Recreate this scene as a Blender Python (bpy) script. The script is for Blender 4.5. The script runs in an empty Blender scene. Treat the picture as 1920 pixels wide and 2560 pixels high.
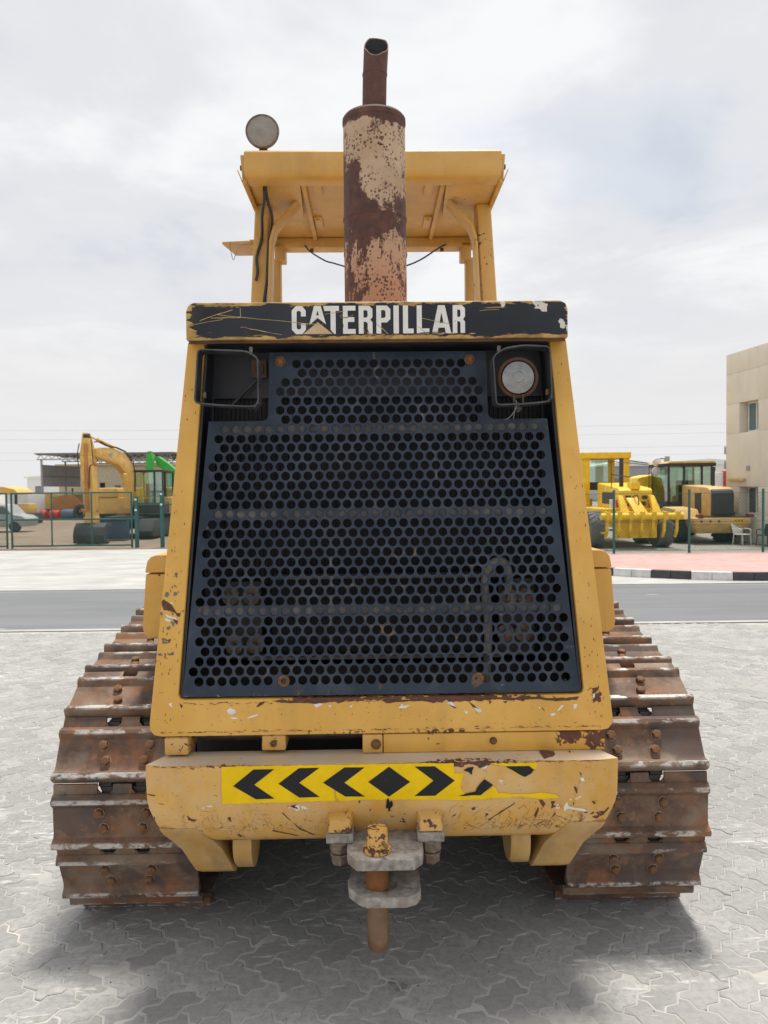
import bpy, bmesh, math, random
from mathutils import Vector, Matrix, geometry
R = math.radians
random.seed(7)
S = bpy.context.scene
C = S.collection

# ------------------------------------------------------------------ camera
cam_d = bpy.data.cameras.new('camera'); cam = bpy.data.objects.new('camera', cam_d); C.objects.link(cam)
cam_d.sensor_fit = 'VERTICAL'; cam_d.sensor_height = 36.0; cam_d.lens = 36 * 1923 / 2560
cam_d.clip_start = 0.05; cam_d.clip_end = 2000
cam.matrix_world = Matrix.Translation((0, 0, 1.52)) @ Matrix.Rotation(math.pi / 2 - math.atan(60 / 1923), 4, 'X') @ Matrix.Rotation(-.0105, 4, 'Z')
cam_d.dof.use_dof = True; cam_d.dof.focus_distance = 2.5; cam_d.dof.aperture_fstop = 9.0
S.camera = cam
S.cycles.max_bounces = 6; S.cycles.diffuse_bounces = 3; S.cycles.glossy_bounces = 2; S.render.resolution_x = 768; S.render.resolution_y = 1024

# ------------------------------------------------------------------ world, sun, exposure
SUN_EL, SUN_AZ = R(76), R(20)      # azimuth measured from +Y (behind the machine) towards +X
W = bpy.data.worlds.new('World'); S.world = W; W.use_nodes = True
nt = W.node_tree; nt.nodes.clear()
def wn(t, **k):
    n = nt.nodes.new(t)
    for a, b in k.items():
        setattr(n, a, b)
    return n
def wl(a, b): nt.links.new(a, b)
out = wn('ShaderNodeOutputWorld'); bg = wn('ShaderNodeBackground'); wl(bg.outputs[0], out.inputs[0])
sky = wn('ShaderNodeTexSky', sky_type='NISHITA', sun_disc=False)
sky.sun_elevation = SUN_EL; sky.sun_rotation = SUN_AZ; sky.dust_density = 2.5; sky.air_density = 1.2
sk = wn('ShaderNodeVectorMath', operation='SCALE'); wl(sky.outputs[0], sk.inputs[0]); sk.inputs['Scale'].default_value = 0.11
tc = wn('ShaderNodeTexCoord')
sp = wn('ShaderNodeSeparateXYZ'); wl(tc.outputs['Generated'], sp.inputs[0])
def wm(op, a, b=None, c=None):
    n = wn('ShaderNodeMath', operation=op)
    for i, v in enumerate((a, b, c)):
        if v is None: continue
        if isinstance(v, (int, float)): n.inputs[i].default_value = v
        else: wl(v, n.inputs[i])
    return n.outputs[0]
zz = wm('ADD', wm('MAXIMUM', sp.outputs[2], 0.0), 0.16)
cx = wm('DIVIDE', sp.outputs[0], zz); cy = wm('DIVIDE', sp.outputs[1], zz)
cv = wn('ShaderNodeCombineXYZ'); wl(cx, cv.inputs[0]); wl(cy, cv.inputs[1])
def wnoise(scale, detail, rough, off=(0, 0, 0), dist=0.0):
    m = wn('ShaderNodeMapping'); wl(cv.outputs[0], m.inputs[0]); m.inputs['Location'].default_value = off
    n = wn('ShaderNodeTexNoise'); wl(m.outputs[0], n.inputs['Vector'])
    n.inputs['Scale'].default_value = scale; n.inputs['Detail'].default_value = detail
    n.inputs['Roughness'].default_value = rough; n.inputs['Distortion'].default_value = dist
    return n.outputs['Fac']
def wramp(f, stops):
    r = wn('ShaderNodeValToRGB'); wl(f, r.inputs[0]); e = r.color_ramp.elements
    r.color_ramp.interpolation = 'EASE'
    while len(e) < len(stops): e.new(0.5)
    for i, (p, c) in enumerate(stops):
        e[i].position = p; e[i].color = c if len(c) == 4 else (*c, 1)
    return r.outputs[0]
def wmix(f, a, b):
    n = wn('ShaderNodeMix', data_type='RGBA')
    if isinstance(f, (int, float)): n.inputs[0].default_value = f
    else: wl(f, n.inputs[0])
    for i, v in ((6, a), (7, b)):
        if isinstance(v, tuple): n.inputs[i].default_value = (*v, 1)
        else: wl(v, n.inputs[i])
    return n.outputs[2]
n1 = wnoise(1.7, 5, .58, (3.1, 1.7, 0), .3); n2 = wnoise(.55, 2, .5, (8.3, 4.2, 0), .3)
cl = wramp(wm('ADD', wm('MULTIPLY', n1, .75), wm('MULTIPLY', n2, .35)), [(.38, (.515, .54, .585)), (.50, (.59, .602, .628)), (.68, (.715, .72, .73))])
cover = wramp(wnoise(.8, 3, .55, (1.2, 6.4, 0), .2), [(.28, (.80, .80, .80)), (.42, (1, 1, 1))])
skyc = wmix(cover, sk.outputs[0], cl)
hz = wramp(sp.outputs[2], [(.0, (1, 1, 1)), (.07, (.92, .92, .92)), (.30, (.0, .0, .0))])
skyc = wmix(hz, skyc, (.635, .63, .632))
wl(skyc, bg.inputs[0]); W.cycles.sampling_method = 'MANUAL'; W.cycles.sample_map_resolution = 256; bg.inputs[1].default_value = 1.0

sd = bpy.data.lights.new('sun', 'SUN'); sd.energy = 3.2; sd.angle = R(13); sd.color = (1, .955, .88)
sun = bpy.data.objects.new('sun', sd); C.objects.link(sun)
sun.rotation_euler = Vector((math.sin(SUN_AZ) * math.cos(SUN_EL), math.cos(SUN_AZ) * math.cos(SUN_EL), math.sin(SUN_EL))).to_track_quat('Z', 'Y').to_euler()
sun.location = (0, 10, 30)
vs = S.view_settings; vs.view_transform = 'Standard'; vs.look = 'None'; vs.exposure = 0.4; vs.gamma = 1; vs.use_curve_mapping = False

# ------------------------------------------------------------------ materials (node helpers)
class Mat:
    def __init__(s, name, rough=.6, metal=0.0):
        s.m = bpy.data.materials.new(name); s.m.use_nodes = True; s.t = s.m.node_tree
        s.b = s.t.nodes['Principled BSDF']; s.b.inputs['Roughness'].default_value = rough; s.b.inputs['Metallic'].default_value = metal
        s.co = None
    def n(s, t, **k):
        n = s.t.nodes.new(t)
        for a, b in k.items(): setattr(n, a, b)
        return n
    def l(s, a, b): s.t.links.new(a, b)
    def put(s, v, i):
        if isinstance(v, (int, float)): i.default_value = v
        elif isinstance(v, tuple): i.default_value = (*v, 1) if len(v) == 3 and len(i.default_value) == 4 else v
        else: s.l(v, i)
    def coords(s, kind='Object', rnd=False):
        if kind == 'World':
            v = s.n('ShaderNodeNewGeometry').outputs['Position']
        else:
            v = s.n('ShaderNodeTexCoord').outputs[kind]
        if rnd:
            oi = s.n('ShaderNodeObjectInfo'); k = s.n('ShaderNodeVectorMath', operation='SCALE')
            cb = s.n('ShaderNodeCombineXYZ'); s.l(oi.outputs['Random'], cb.inputs[0]); s.l(oi.outputs['Random'], cb.inputs[1])
            s.l(cb.outputs[0], k.inputs[0]); k.inputs['Scale'].default_value = 37.0
            a = s.n('ShaderNodeVectorMath', operation='ADD'); s.l(v, a.inputs[0]); s.l(k.outputs[0], a.inputs[1]); v = a.outputs[0]
        s.co = v; return v
    def mp(s, sc=(1, 1, 1), rot=(0, 0, 0), loc=(0, 0, 0)):
        m = s.n('ShaderNodeMapping'); s.l(s.co, m.inputs[0]); m.inputs['Scale'].default_value = sc
        m.inputs['Rotation'].default_value = rot; m.inputs['Location'].default_value = loc; return m.outputs[0]
    def noise(s, scale, detail=4, rough=.55, dist=0.0, vec=None):
        n = s.n('ShaderNodeTexNoise'); s.l(vec or s.co, n.inputs['Vector'])
        n.inputs['Scale'].default_value = scale; n.inputs['Detail'].default_value = min(detail, 4)
        n.inputs['Roughness'].default_value = rough; n.inputs['Distortion'].default_value = dist; return n.outputs['Fac']
    def voro(s, scale, vec=None, out='Distance', rnd=1.0):
        n = s.n('ShaderNodeTexVoronoi'); s.l(vec or s.co, n.inputs['Vector']); n.inputs['Scale'].default_value = scale
        n.inputs['Randomness'].default_value = rnd; return n.outputs[out]
    def ma(s, op, a, b=0.0, c=0.0):
        n = s.n('ShaderNodeMath', operation=op)
        for i, v in enumerate((a, b, c)): s.put(v, n.inputs[i])
        return n.outputs[0]
    def th(s, v, lo, hi):
        n = s.n('ShaderNodeMapRange'); n.clamp = True; s.put(v, n.inputs[0])
        n.inputs[1].default_value = lo; n.inputs[2].default_value = hi; return n.outputs[0]
    def mix(s, f, a, b):
        n = s.n('ShaderNodeMix', data_type='RGBA'); s.put(f, n.inputs[0]); s.put(a, n.inputs[6]); s.put(b, n.inputs[7]); return n.outputs[2]
    def xyz(s, v=None):
        n = s.n('ShaderNodeSeparateXYZ'); s.l(v or s.co, n.inputs[0]); return n.outputs
    def blob(s, c, r, sq=(1, 1, 1)):
        a = s.n('ShaderNodeVectorMath', operation='SUBTRACT'); s.l(s.co, a.inputs[0]); a.inputs[1].default_value = c
        b = s.n('ShaderNodeVectorMath', operation='MULTIPLY'); s.l(a.outputs[0], b.inputs[0]); b.inputs[1].default_value = sq
        l = s.n('ShaderNodeVectorMath', operation='LENGTH'); s.l(b.outputs[0], l.inputs[0])
        return s.th(l.outputs['Value'], r, 0.0)
    def edge(s, rad, lo=.02, hi=.2):
        bv = s.n('ShaderNodeBevel', samples=4); bv.inputs['Radius'].default_value = rad
        g = s.n('ShaderNodeNewGeometry'); d = s.n('ShaderNodeVectorMath', operation='DOT_PRODUCT')
        s.l(bv.outputs[0], d.inputs[0]); s.l(g.outputs['Normal'], d.inputs[1])
        return s.ma('SUBTRACT', 1.0, d.outputs['Value'])
    def bump(s, h, st=.3, d=.002):
        b = s.n('ShaderNodeBump'); s.put(h, b.inputs['Height']); b.inputs['Strength'].default_value = st; b.inputs['Distance'].default_value = d
        s.l(b.outputs[0], s.b.inputs['Normal'])
    def col(s, c): s.put(c, s.b.inputs['Base Color'])
    def ro(s, v): s.put(v, s.b.inputs['Roughness'])

YO = 3.6   # machine parts are modelled round their own base point, 3.6 m behind the machine frame's zero line

def plain(name, c, rough=.6, metal=0., var=.12, scale=8, rnd=False):
    m = Mat(name, rough, metal); m.coords('Object', rnd)
    a = tuple(x * (1 - var) for x in c); b = tuple(min(1, x * (1 + var)) for x in c)
    m.col(m.mix(m.th(m.noise(scale, 5), .3, .7), a, b)); return m.m

def paint(name, base, chips=.0, top=0.0, spots=(), white=(), grey=(), edge=.0, rough=.42, dirt=.25, scratch=0.0, dust=0.0):
    """worn machine paint: sun-faded base, dirt streaks, rust chips, bare edges, scuffs"""
    m = Mat(name, rough); m.coords('Object')
    big = m.noise(2.3, 5, .55); fine = m.noise(38, 4, .6)
    st = m.noise(9, 5, .6, .0, m.mp((1, 1, .12)))
    b2 = (base[0] * .86, base[1] * .80, base[2] * .62); b3 = (min(1, base[0] * 1.06), min(1, base[1] * 1.08), min(1, base[2] * 1.3))
    c = m.mix(m.th(big, .34, .68), b2, base); c = m.mix(m.th(m.noise(5.1, 6, .6, .4, m.mp(loc=(4, 2, 7))), .48, .80), c, b3)
    c = m.mix(m.ma('MULTIPLY', m.th(st, .48, .78), dirt), c, (.20, .13, .055))
    c = m.mix(m.ma('MULTIPLY', m.th(fine, .62, .80), .22), c, (.22, .13, .05))
    if dust:
        c = m.mix(m.ma('MULTIPLY', m.th(m.noise(14, 6, .65), .38, .66), dust), c, (.56, .46, .33))
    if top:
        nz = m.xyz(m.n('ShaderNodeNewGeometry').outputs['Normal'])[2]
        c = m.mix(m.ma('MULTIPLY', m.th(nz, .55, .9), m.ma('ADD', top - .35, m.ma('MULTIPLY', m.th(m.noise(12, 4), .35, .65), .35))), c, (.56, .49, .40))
    rustc = m.mix(m.noise(70, 3), (.055, .022, .014), (.17, .062, .034))
    ch = m.noise(46, 4, .62, .3); zone = m.noise(4.2, 3, .5, 0, m.mp(loc=(2.2, 9.1, 4.4)))
    v = m.ma('ADD', ch, m.ma('MULTIPLY', m.ma('SUBTRACT', zone, .5), .55))
    lift = None
    for (p, r, k, sq) in spots:
        q = m.ma('MULTIPLY', m.blob((p[0], p[1] - YO, p[2]), r, sq), k); v = m.ma('ADD', v, q)
    if edge:
        v = m.ma('ADD', v, m.ma('MULTIPLY', m.th(m.edge(.006), .04, .4), edge))
    mask = m.th(v, .80 - chips, .825 - chips)
    if scratch:
        s1 = m.noise(22, 2, .5, 0, m.mp((1.6, 1, .16), (0, .75, 0))); s2 = m.noise(27, 2, .5, 0, m.mp((.14, 1, 1.7), (0, .35, 0), (3, 1, 5)))
        sm = m.ma('MAXIMUM', m.th(s1, .755, .775), m.th(s2, .735, .755))
        sm = m.ma('MULTIPLY', sm, m.th(m.noise(3.4, 3), .48 - scratch * .2, .60))
        mask = m.ma('MAXIMUM', mask, m.ma('MULTIPLY', sm, .85))
    c = m.mix(mask, c, rustc)
    if grey:
        g = m.noise(34, 3, .5, .6, m.mp((1.6, 1, .8), loc=(7, 3, 1)))
        for (p, r, k, sq) in grey:
            g = m.ma('ADD', g, m.ma('MULTIPLY', m.blob((p[0], p[1] - YO, p[2]), r, sq), k))
        c = m.mix(m.th(g, .80, .82), c, (.12, .125, .135))
    wv = m.noise(30, 3, .5, .8, m.mp((1, 1, 1.6), (0, .3, 0), (5, 5, 5)))
    for (p, r, k, sq) in white:
        wv = m.ma('ADD', wv, m.ma('MULTIPLY', m.blob((p[0], p[1] - YO, p[2]), r, sq), k))
    c = m.mix(m.th(wv, .795, .81), c, (.74, .72, .68))
    m.col(c)
    m.ro(m.ma('ADD', m.ma('MULTIPLY', mask, .35), m.ma('ADD', rough - .08, m.ma('MULTIPLY', big, .2))))
    m.bump(m.ma('SUBTRACT', m.ma('MULTIPLY', m.noise(60, 3), .25), mask), .35, .0012)
    return m.m

YEL = (.70, .395, .078)
U1 = (1, 1, 1)
M = {}
M['guard'] = paint('yellow_guard', YEL, .03, edge=.20,
    spots=[((-.68, 2.40, 1.0), .12, .12, U1), ((0, 2.36, .868), .03, .42, (.06, .3, 1.6)),
           ((.3, 2.36, .862), .03, .44, (.09, .3, 1.6)), ((.665, 2.37, .865), .04, .42, U1), ((-.20, 2.36, .862), .02, .45, (.14, .3, 1.4)), ((0, 2.36, .765), .02, .33, (.03, .2, 1.2))],
    grey=[],
    white=[((-.66, 2.37, .86), .04, .25, U1), ((.21, 2.36, .835), .04, .22, U1)])
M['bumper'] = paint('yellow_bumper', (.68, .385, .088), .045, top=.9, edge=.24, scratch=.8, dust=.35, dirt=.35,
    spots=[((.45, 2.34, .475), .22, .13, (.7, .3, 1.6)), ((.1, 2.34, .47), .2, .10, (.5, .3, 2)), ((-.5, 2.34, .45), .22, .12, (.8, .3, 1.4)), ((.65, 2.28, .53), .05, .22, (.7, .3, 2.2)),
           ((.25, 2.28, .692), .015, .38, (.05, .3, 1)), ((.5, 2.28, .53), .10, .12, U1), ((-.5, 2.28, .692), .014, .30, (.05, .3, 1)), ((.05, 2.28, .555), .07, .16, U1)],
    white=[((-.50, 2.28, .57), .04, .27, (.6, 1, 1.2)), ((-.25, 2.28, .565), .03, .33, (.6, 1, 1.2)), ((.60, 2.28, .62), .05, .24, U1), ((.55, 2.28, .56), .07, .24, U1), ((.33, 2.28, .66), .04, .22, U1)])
M['cover'] = paint('yellow_cover_plate', YEL, .03, edge=.25,
    spots=[((.575, 2.37, .745), .055, .62, (.9, .3, .9)), ((.665, 2.37, .735), .09, .50, (1.1, .3, 1.0)), ((.15, 2.37, .74), .05, .16, U1)])
M['chipped'] = paint('yellow_chipped', (.64, .36, .08), .20, edge=.32, dust=.2)
M['rops'] = paint('yellow_canopy', (.60, .355, .10), .045, edge=.12, dirt=.35,
    spots=[((.50, 4.0, 3.17), .05, .2, U1), ((.655, 4.45, 2.7), .16, .14, (1, 1, .5)), ((.65, 5.1, 2.7), .3, .10, U1)])
M['leg'] = paint('yellow_leg_dirty', (.50, .295, .085), .07, edge=.22, scratch=1.2, dust=.25, dirt=.9)
M['yellow'] = paint('yellow_panel', YEL, .02, edge=.30, dirt=.3)

def mk_black_cap():
    m = Mat('black_cap_decal', .38); m.coords('Object'); x = m.xyz()
    c = m.mix(m.th(m.noise(3, 5), .35, .7), (.012, .014, .019), (.032, .034, .042))
    ol = m.ma('MULTIPLY', m.th(m.noise(6, 5, .6, .5), .45, .7), m.th(x[0], -.10, -.55)); c = m.mix(m.ma('MULTIPLY', ol, .6), c, (.10, .075, .03))
    z = x[2]; ed = m.ma('MAXIMUM', m.th(z, 2.022, 1.996), m.th(z, 2.09, 2.112))
    ex = m.ma('MAXIMUM', m.th(x[0], -.55, -.605), m.ma('MULTIPLY', m.th(x[0], .585, .605), .7)); ed = m.ma('MAXIMUM', ed, ex)
    w = m.ma('ADD', m.noise(30, 5, .65, .3, m.mp((.35, 1, 1.6))), m.ma('MULTIPLY', ed, .38))
    ye = m.mix(m.th(m.noise(18, 4), .35, .65), (.30, .17, .05), (.55, .36, .12))
    c = m.mix(m.th(w, .74, .79), c, ye)
    s1 = m.noise(16, 2, .5, .2, m.mp((.16, 1, 1.9), (0, .16, 0))); s2 = m.noise(15, 2, .5, .2, m.mp((.2, 1, 1.6), (0, -.22, 0), (4, 2, 2)))
    sm = m.ma('MAXIMUM', m.th(s1, .728, .738), m.th(s2, .735, .745)); c = m.mix(m.ma('MULTIPLY', sm, .8), c, (.40, .25, .08))
    wv = m.noise(22, 3, .5, .5, m.mp(loc=(2, 2, 9)))
    for p, r, k in (((.525, 2.46, 2.095), .05, .42), ((.59, 2.46, 2.03), .035, .45), ((.40, 2.46, 2.1), .025, .38), ((.57, 2.46, 2.06), .03, .33)):
        wv = m.ma('ADD', wv, m.ma('MULTIPLY', m.blob((p[0], p[1] - YO, p[2]), r), k))
    c = m.mix(m.th(wv, .79, .81), c, (.60, .56, .50)); m.col(c)
    m.b.inputs['Specular IOR Level'].default_value = .3; m.ro(m.ma('ADD', .36, m.ma('MULTIPLY', m.noise(9, 4), .3))); m.bump(w, .15, .001); return m.m
M['cap'] = mk_black_cap()

def mk_decal(name, base, worn, amt, rough=.4):
    m = Mat(name, rough); m.coords('Object')
    c = m.mix(m.th(m.noise(20, 4), .35, .7), tuple(x * .86 for x in base), base)
    s1 = m.noise(16, 2, .5, .2, m.mp((.16, 1, 1.9), (0, .2, 0), (1, 1, 1))); s3 = m.noise(40, 3, .6, .6)
    s2 = m.noise(30, 3, .5, .3, m.mp((1.4, 1, .3), (0, .5, 0)))
    k = m.ma('MAXIMUM', m.ma('MAXIMUM', m.th(s1, .72 - amt, .735 - amt), m.th(s3, .74 - amt, .76 - amt)), m.th(s2, .745 - amt, .76 - amt))
    m.b.inputs['Specular IOR Level'].default_value = .22; m.col(m.mix(k, c, worn)); return m.m
M['letter'] = mk_decal('letter_white', (.74, .725, .69), (.10, .085, .07), .03)
M['mark'] = mk_decal('mark_tan', (.56, .40, .24), (.2, .13, .08), .0)
M['tape'] = mk_decal('tape_yellow', (.88, .575, .002), (.52, .37, .02), .02, .55)
M['tapeblack'] = mk_decal('tape_black', (.016, .017, .02), (.45, .37, .22), -.01)

def mk_grille():
    m = Mat('grille_black_paint', .40, .25); m.coords('Object'); x = m.xyz()
    c = m.mix(m.th(m.noise(4, 6, .6), .35, .7), (.020, .029, .046), (.038, .051, .074))
    d = m.ma('MULTIPLY', m.th(m.noise(10, 6, .65), .5, .75), .45); c = m.mix(d, c, (.095, .108, .13))
    r = m.noise(24, 5, .65, .4)
    for p, rad, k in (((-.34, 2.5, 1.96), .05, .32), ((.32, 2.5, 1.965), .03, .3), ((-.34, 2.48, 1.75), .03, .3), ((.34, 2.48, 1.75), .04, .28), ((.52, 2.48, 1.70), .05, .22), ((.08, 2.44, 1.28), .35, .06), ((.30, 2.37, .915), .035, .3), ((-.31, 2.37, .915), .03, .26), ((0, 2.37, .89), .5, .05)):
        r = m.ma('ADD', r, m.ma('MULTIPLY', m.blob((p[0], p[1] - YO, p[2]), rad), k))
    c = m.mix(m.ma('MULTIPLY', m.th(r, .66, .74), .8), c, m.mix(m.noise(40, 3), (.11, .055, .03), (.20, .13, .08)))
    w = m.noise(34, 4, .6, 1.2, m.mp(loc=(3, 1, 1))); w = m.ma('ADD', w, m.ma('MULTIPLY', m.th(x[2], .93, .875), .08))
    c = m.mix(m.ma('MULTIPLY', m.th(w, .74, .79), .7), c, (.34, .35, .35))
    w2 = m.noise(14, 3, .5, .5, m.mp((1.6, 1, .16), (0, .1, 0))); c = m.mix(m.ma('MULTIPLY', m.th(w2, .66, .74), .35), c, (.26, .24, .19))
    m.b.inputs['Specular IOR Level'].default_value = .3; m.col(c); m.ro(m.ma('ADD', .38, m.ma('MULTIPLY', m.noise(7, 5), .3))); m.bump(r, .15, .001); return m.m
M['grille'] = mk_grille()
def mk_bar():
    m = Mat('dusty_bar', .7); m.coords('Object')
    c = m.mix(m.th(m.noise(26, 5, .6), .35, .68), (.035, .04, .05), (.12, .115, .108)); c = m.mix(m.th(m.noise(9, 4), .6, .75), c, (.17, .125, .085)); m.col(c); return m.m
M['bar'] = mk_bar()
M['blackpaint'] = plain('black_paint', (.013, .015, .021), .45, 0, .35, 12)
M['band'] = plain('grey_black_band', (.060, .062, .066), .45, .3, .4, 18)
def mk_core():
    m = Mat('radiator_core', .55, .3); m.coords('Object'); x = m.xyz()
    w = m.ma('SINE', m.ma('MULTIPLY', x[2], 900.0)); c = m.mix(m.th(w, .2, .9), (.002, .003, .006), (.009, .011, .017))
    c = m.mix(m.ma('MULTIPLY', m.th(m.noise(6, 5), .5, .75), .4), c, (.02, .017, .014)); m.col(c); return m.m
M['core'] = mk_core()
M['dark'] = plain('dark_grime', (.014, .013, .013), .75, 0, .4, 14)
M['darksteel'] = plain('dark_steel', (.045, .040, .036), .6, .3, .4, 16)
M['hose'] = plain('dusty_hose', (.20, .19, .165), .7, 0, .35, 25)

def rustmat(name, c1, c2, c3, rough=.75, metal=.2, scale=20, rnd=False):
    m = Mat(name, rough, metal); m.coords('Object', rnd)
    c = m.mix(m.th(m.noise(scale, 6, .65), .32, .68), c1, c2); c = m.mix(m.th(m.noise(scale * .35, 5, .6, .3), .5, .72), c, c3)
    m.col(c); m.bump(m.noise(scale * 5, 4, .65), .35, .0015); return m.m
M['rust'] = rustmat('rust_brown', (.075, .032, .018), (.16, .065, .030), (.11, .07, .045))
M['rustbolt'] = rustmat('rust_bolt', (.12, .052, .020), (.24, .11, .040), (.11, .075, .05), scale=45, rnd=True)
M['rustorange'] = rustmat('rust_orange', (.17, .060, .018), (.25, .095, .028), (.13, .055, .025), scale=30)
M['pinsteel'] = rustmat('pin_worn_steel', (.16, .085, .042), (.26, .165, .095), (.20, .13, .08), .5, .4, 22)
M['hitchsteel'] = rustmat('hitch_grey_steel', (.16, .138, .12), (.40, .375, .345), (.29, .205, .165), .65, .15, 45)
M['rustflat'] = rustmat('rust_flat', (.065, .026, .016), (.15, .058, .032), (.10, .04, .024), .8, 0, 60)
M['scuff'] = plain('white_scuff', (.70, .67, .62), .8, 0, .12, 60)
M['greyscuff'] = plain('grey_scuff', (.13, .135, .14), .7, 0, .3, 60)
M['scratch'] = plain('brown_scratch', (.19, .085, .045), .8, 0, .35, 60)
M['tearyellow'] = plain('torn_yellow', (.42, .30, .13), .6, 0, .3, 60)
M['nut'] = rustmat('nut_dirty', (.10, .075, .055), (.24, .19, .14), (.16, .09, .055), .7, .2, 60)

def mk_shoe():
    m = Mat('track_shoe_rust', .62, .35); tcn = m.coords('Object'); loc = m.xyz(); z = loc[2]; y = loc[1]
    m.coords('Object', True)
    a = m.noise(11, 6, .65, .3); c = m.mix(m.th(a, .36, .64), (.10, .062, .046), (.20, .118, .075))
    c = m.mix(m.th(m.noise(5, 5, .6, .2, m.mp(loc=(3, 3, 3))), .47, .66), c, (.235, .185, .14))
    c = m.mix(m.ma('MULTIPLY', m.th(m.noise(7, 4, .6, .2, m.mp((1, 1.6, 1), loc=(8, 1, 3))), .50, .66), .75), c, (.27, .112, .048))
    c = m.mix(m.ma('MULTIPLY', m.th(m.noise(60, 4, .7), .56, .74), .55), c, (.36, .22, .145))
    c = m.mix(m.ma('MULTIPLY', m.th(m.noise(4.4, 4, .55, 0, m.mp(loc=(1, 8, 6))), .53, .57), .7), c, (.085, .068, .066))
    wr = m.ma('MULTIPLY', m.th(z, .034, .040), m.th(m.noise(22, 5, .7, .4, m.mp((.6, 1, 1))), .47, .56))
    wr1 = m.ma('MULTIPLY', m.ma('MULTIPLY', m.th(z, .027, .032), m.th(y, -.040, -.052)), m.th(m.noise(20, 5, .65, .2, m.mp((.5, 1, 1), loc=(2, 2, 2))), .50, .58))
    wr = m.ma('MAXIMUM', wr, wr1)
    c = m.mix(wr, c, m.mix(m.noise(60, 3), (.30, .265, .235), (.68, .66, .63))); m.col(c)
    m.ro(m.ma('SUBTRACT', m.ma('ADD', .48, m.ma('MULTIPLY', m.noise(9, 4), .34)), m.ma('MULTIPLY', wr, .1)))
    m.bump(m.ma('ADD', m.noise(90, 4, .7), m.noise(14, 3)), .4, .002); return m.m
M['shoe'] = mk_shoe()
def mk_muffler():
    m = Mat('muffler_peeling_paint', .75); m.coords('Object'); x = m.xyz()
    rc = m.mix(m.th(m.noise(30, 5, .6), .3, .7), (.050, .022, .018), (.115, .045, .034))
    rc = m.mix(m.th(m.noise(5, 4), .52, .72), rc, (.17, .070, .048))
    pc = m.mix(m.th(m.noise(6, 5, .6), .35, .7), (.38, .255, .16), (.50, .365, .25)); pc = m.mix(m.th(x[2], 2.56, 2.30), pc, (.43, .225, .145))
    n = m.noise(10, 7, .62, .4, m.mp((1, 1, .7))); zb = m.th(m.ma('ABSOLUTE', m.ma('SUBTRACT', x[2], 2.555)), .12, .05)
    left = m.ma('MULTIPLY', m.th(x[0], -.035, -.075), m.th(m.ma('ABSOLUTE', m.ma('SUBTRACT', x[2], 2.70)), .16, .09))
    top = m.ma('MULTIPLY', m.th(x[2], 2.925, 2.965), 1.0); ll = m.ma('MULTIPLY', m.th(x[0], -.02, -.1), m.th(x[2], 2.45, 2.3))
    v = m.ma('ADD', n, m.ma('ADD', m.ma('MULTIPLY', zb, .25), m.ma('ADD', m.ma('MULTIPLY', left, .20), m.ma('ADD', m.ma('MULTIPLY', top, .45), m.ma('MULTIPLY', ll, .16)))))
    st = m.noise(34, 4, .6, 0, m.mp((1, 1, .3))); v = m.ma('ADD', v, m.ma('MULTIPLY', m.th(x[2], 2.6, 2.45), m.ma('ADD', .05, m.ma('MULTIPLY', m.ma('SUBTRACT', st, .5), .75))))
    v = m.ma('ADD', v, m.ma('MULTIPLY', m.ma('SUBTRACT', m.noise(70, 4, .7), .5), .30))
    mask = m.th(v, .595, .655)
    pit = m.ma('MULTIPLY', m.th(m.voro(84, m.mp((1, 1, .85))), .40, .30), m.th(m.noise(11, 3, .5, 0, m.mp(loc=(5, 5, 5))), .41, .50))
    pit2 = m.th(m.noise(46, 4, .65, .2), .61, .635)
    mask = m.ma('MAXIMUM', mask, m.ma('MAXIMUM', m.ma('MULTIPLY', pit, .9), pit2))
    m.col(m.mix(mask, pc, rc)); m.bump(m.ma('ADD', m.ma('MULTIPLY', mask, -1.0), m.ma('MULTIPLY', m.noise(80, 4, .7), .7)), .5, .0025); return m.m
M['muffler'] = mk_muffler()
M['pipe'] = rustmat('exhaust_pipe_rust', (.075, .036, .030), (.135, .060, .044), (.10, .042, .032), .8, .1, 26)
M['rubber'] = plain('black_rubber', (.02, .02, .021), .6, 0, .3, 20)
M['cable'] = plain('black_cable', (.025, .025, .027), .5)
M['lampglass'] = None
def mk_lens(name, c1, c2, tr, rough):
    m = Mat(name, rough); m.coords('Object'); m.col(m.mix(m.th(m.noise(30, 4), .35, .7), c1, c2))
    m.b.inputs['Metallic'].default_value = tr; m.b.inputs['Coat Weight'].default_value = 1.0; m.b.inputs['Coat Roughness'].default_value = .06; return m.m
M['lens'] = mk_lens('headlight_reflector', (.16, .16, .165), (.25, .25, .245), .85, .20)
M['lensold'] = mk_lens('dusty_lens', (.20, .175, .14), (.27, .235, .19), .2, .5)
def glass(name, c, rough=.06):
    m = Mat(name, rough); m.col(c); m.b.inputs['Coat Weight'].default_value = .6; m.b.inputs['Specular IOR Level'].default_value = .7; return m.m
def tglass(name, c, a):
    m = bpy.data.materials.new(name); m.use_nodes = True; t = m.node_tree; t.nodes.clear()
    o = t.nodes.new('ShaderNodeOutputMaterial'); mx = t.nodes.new('ShaderNodeMixShader'); tr = t.nodes.new('ShaderNodeBsdfTransparent'); gl = t.nodes.new('ShaderNodeBsdfGlossy')
    tr.inputs[0].default_value = (*c, 1); gl.inputs['Roughness'].default_value = .05; gl.inputs[0].default_value = (.9, .95, .95, 1); mx.inputs[0].default_value = a
    t.links.new(tr.outputs[0], mx.inputs[1]); t.links.new(gl.outputs[0], mx.inputs[2]); t.links.new(mx.outputs[0], o.inputs[0]); return m

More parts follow.
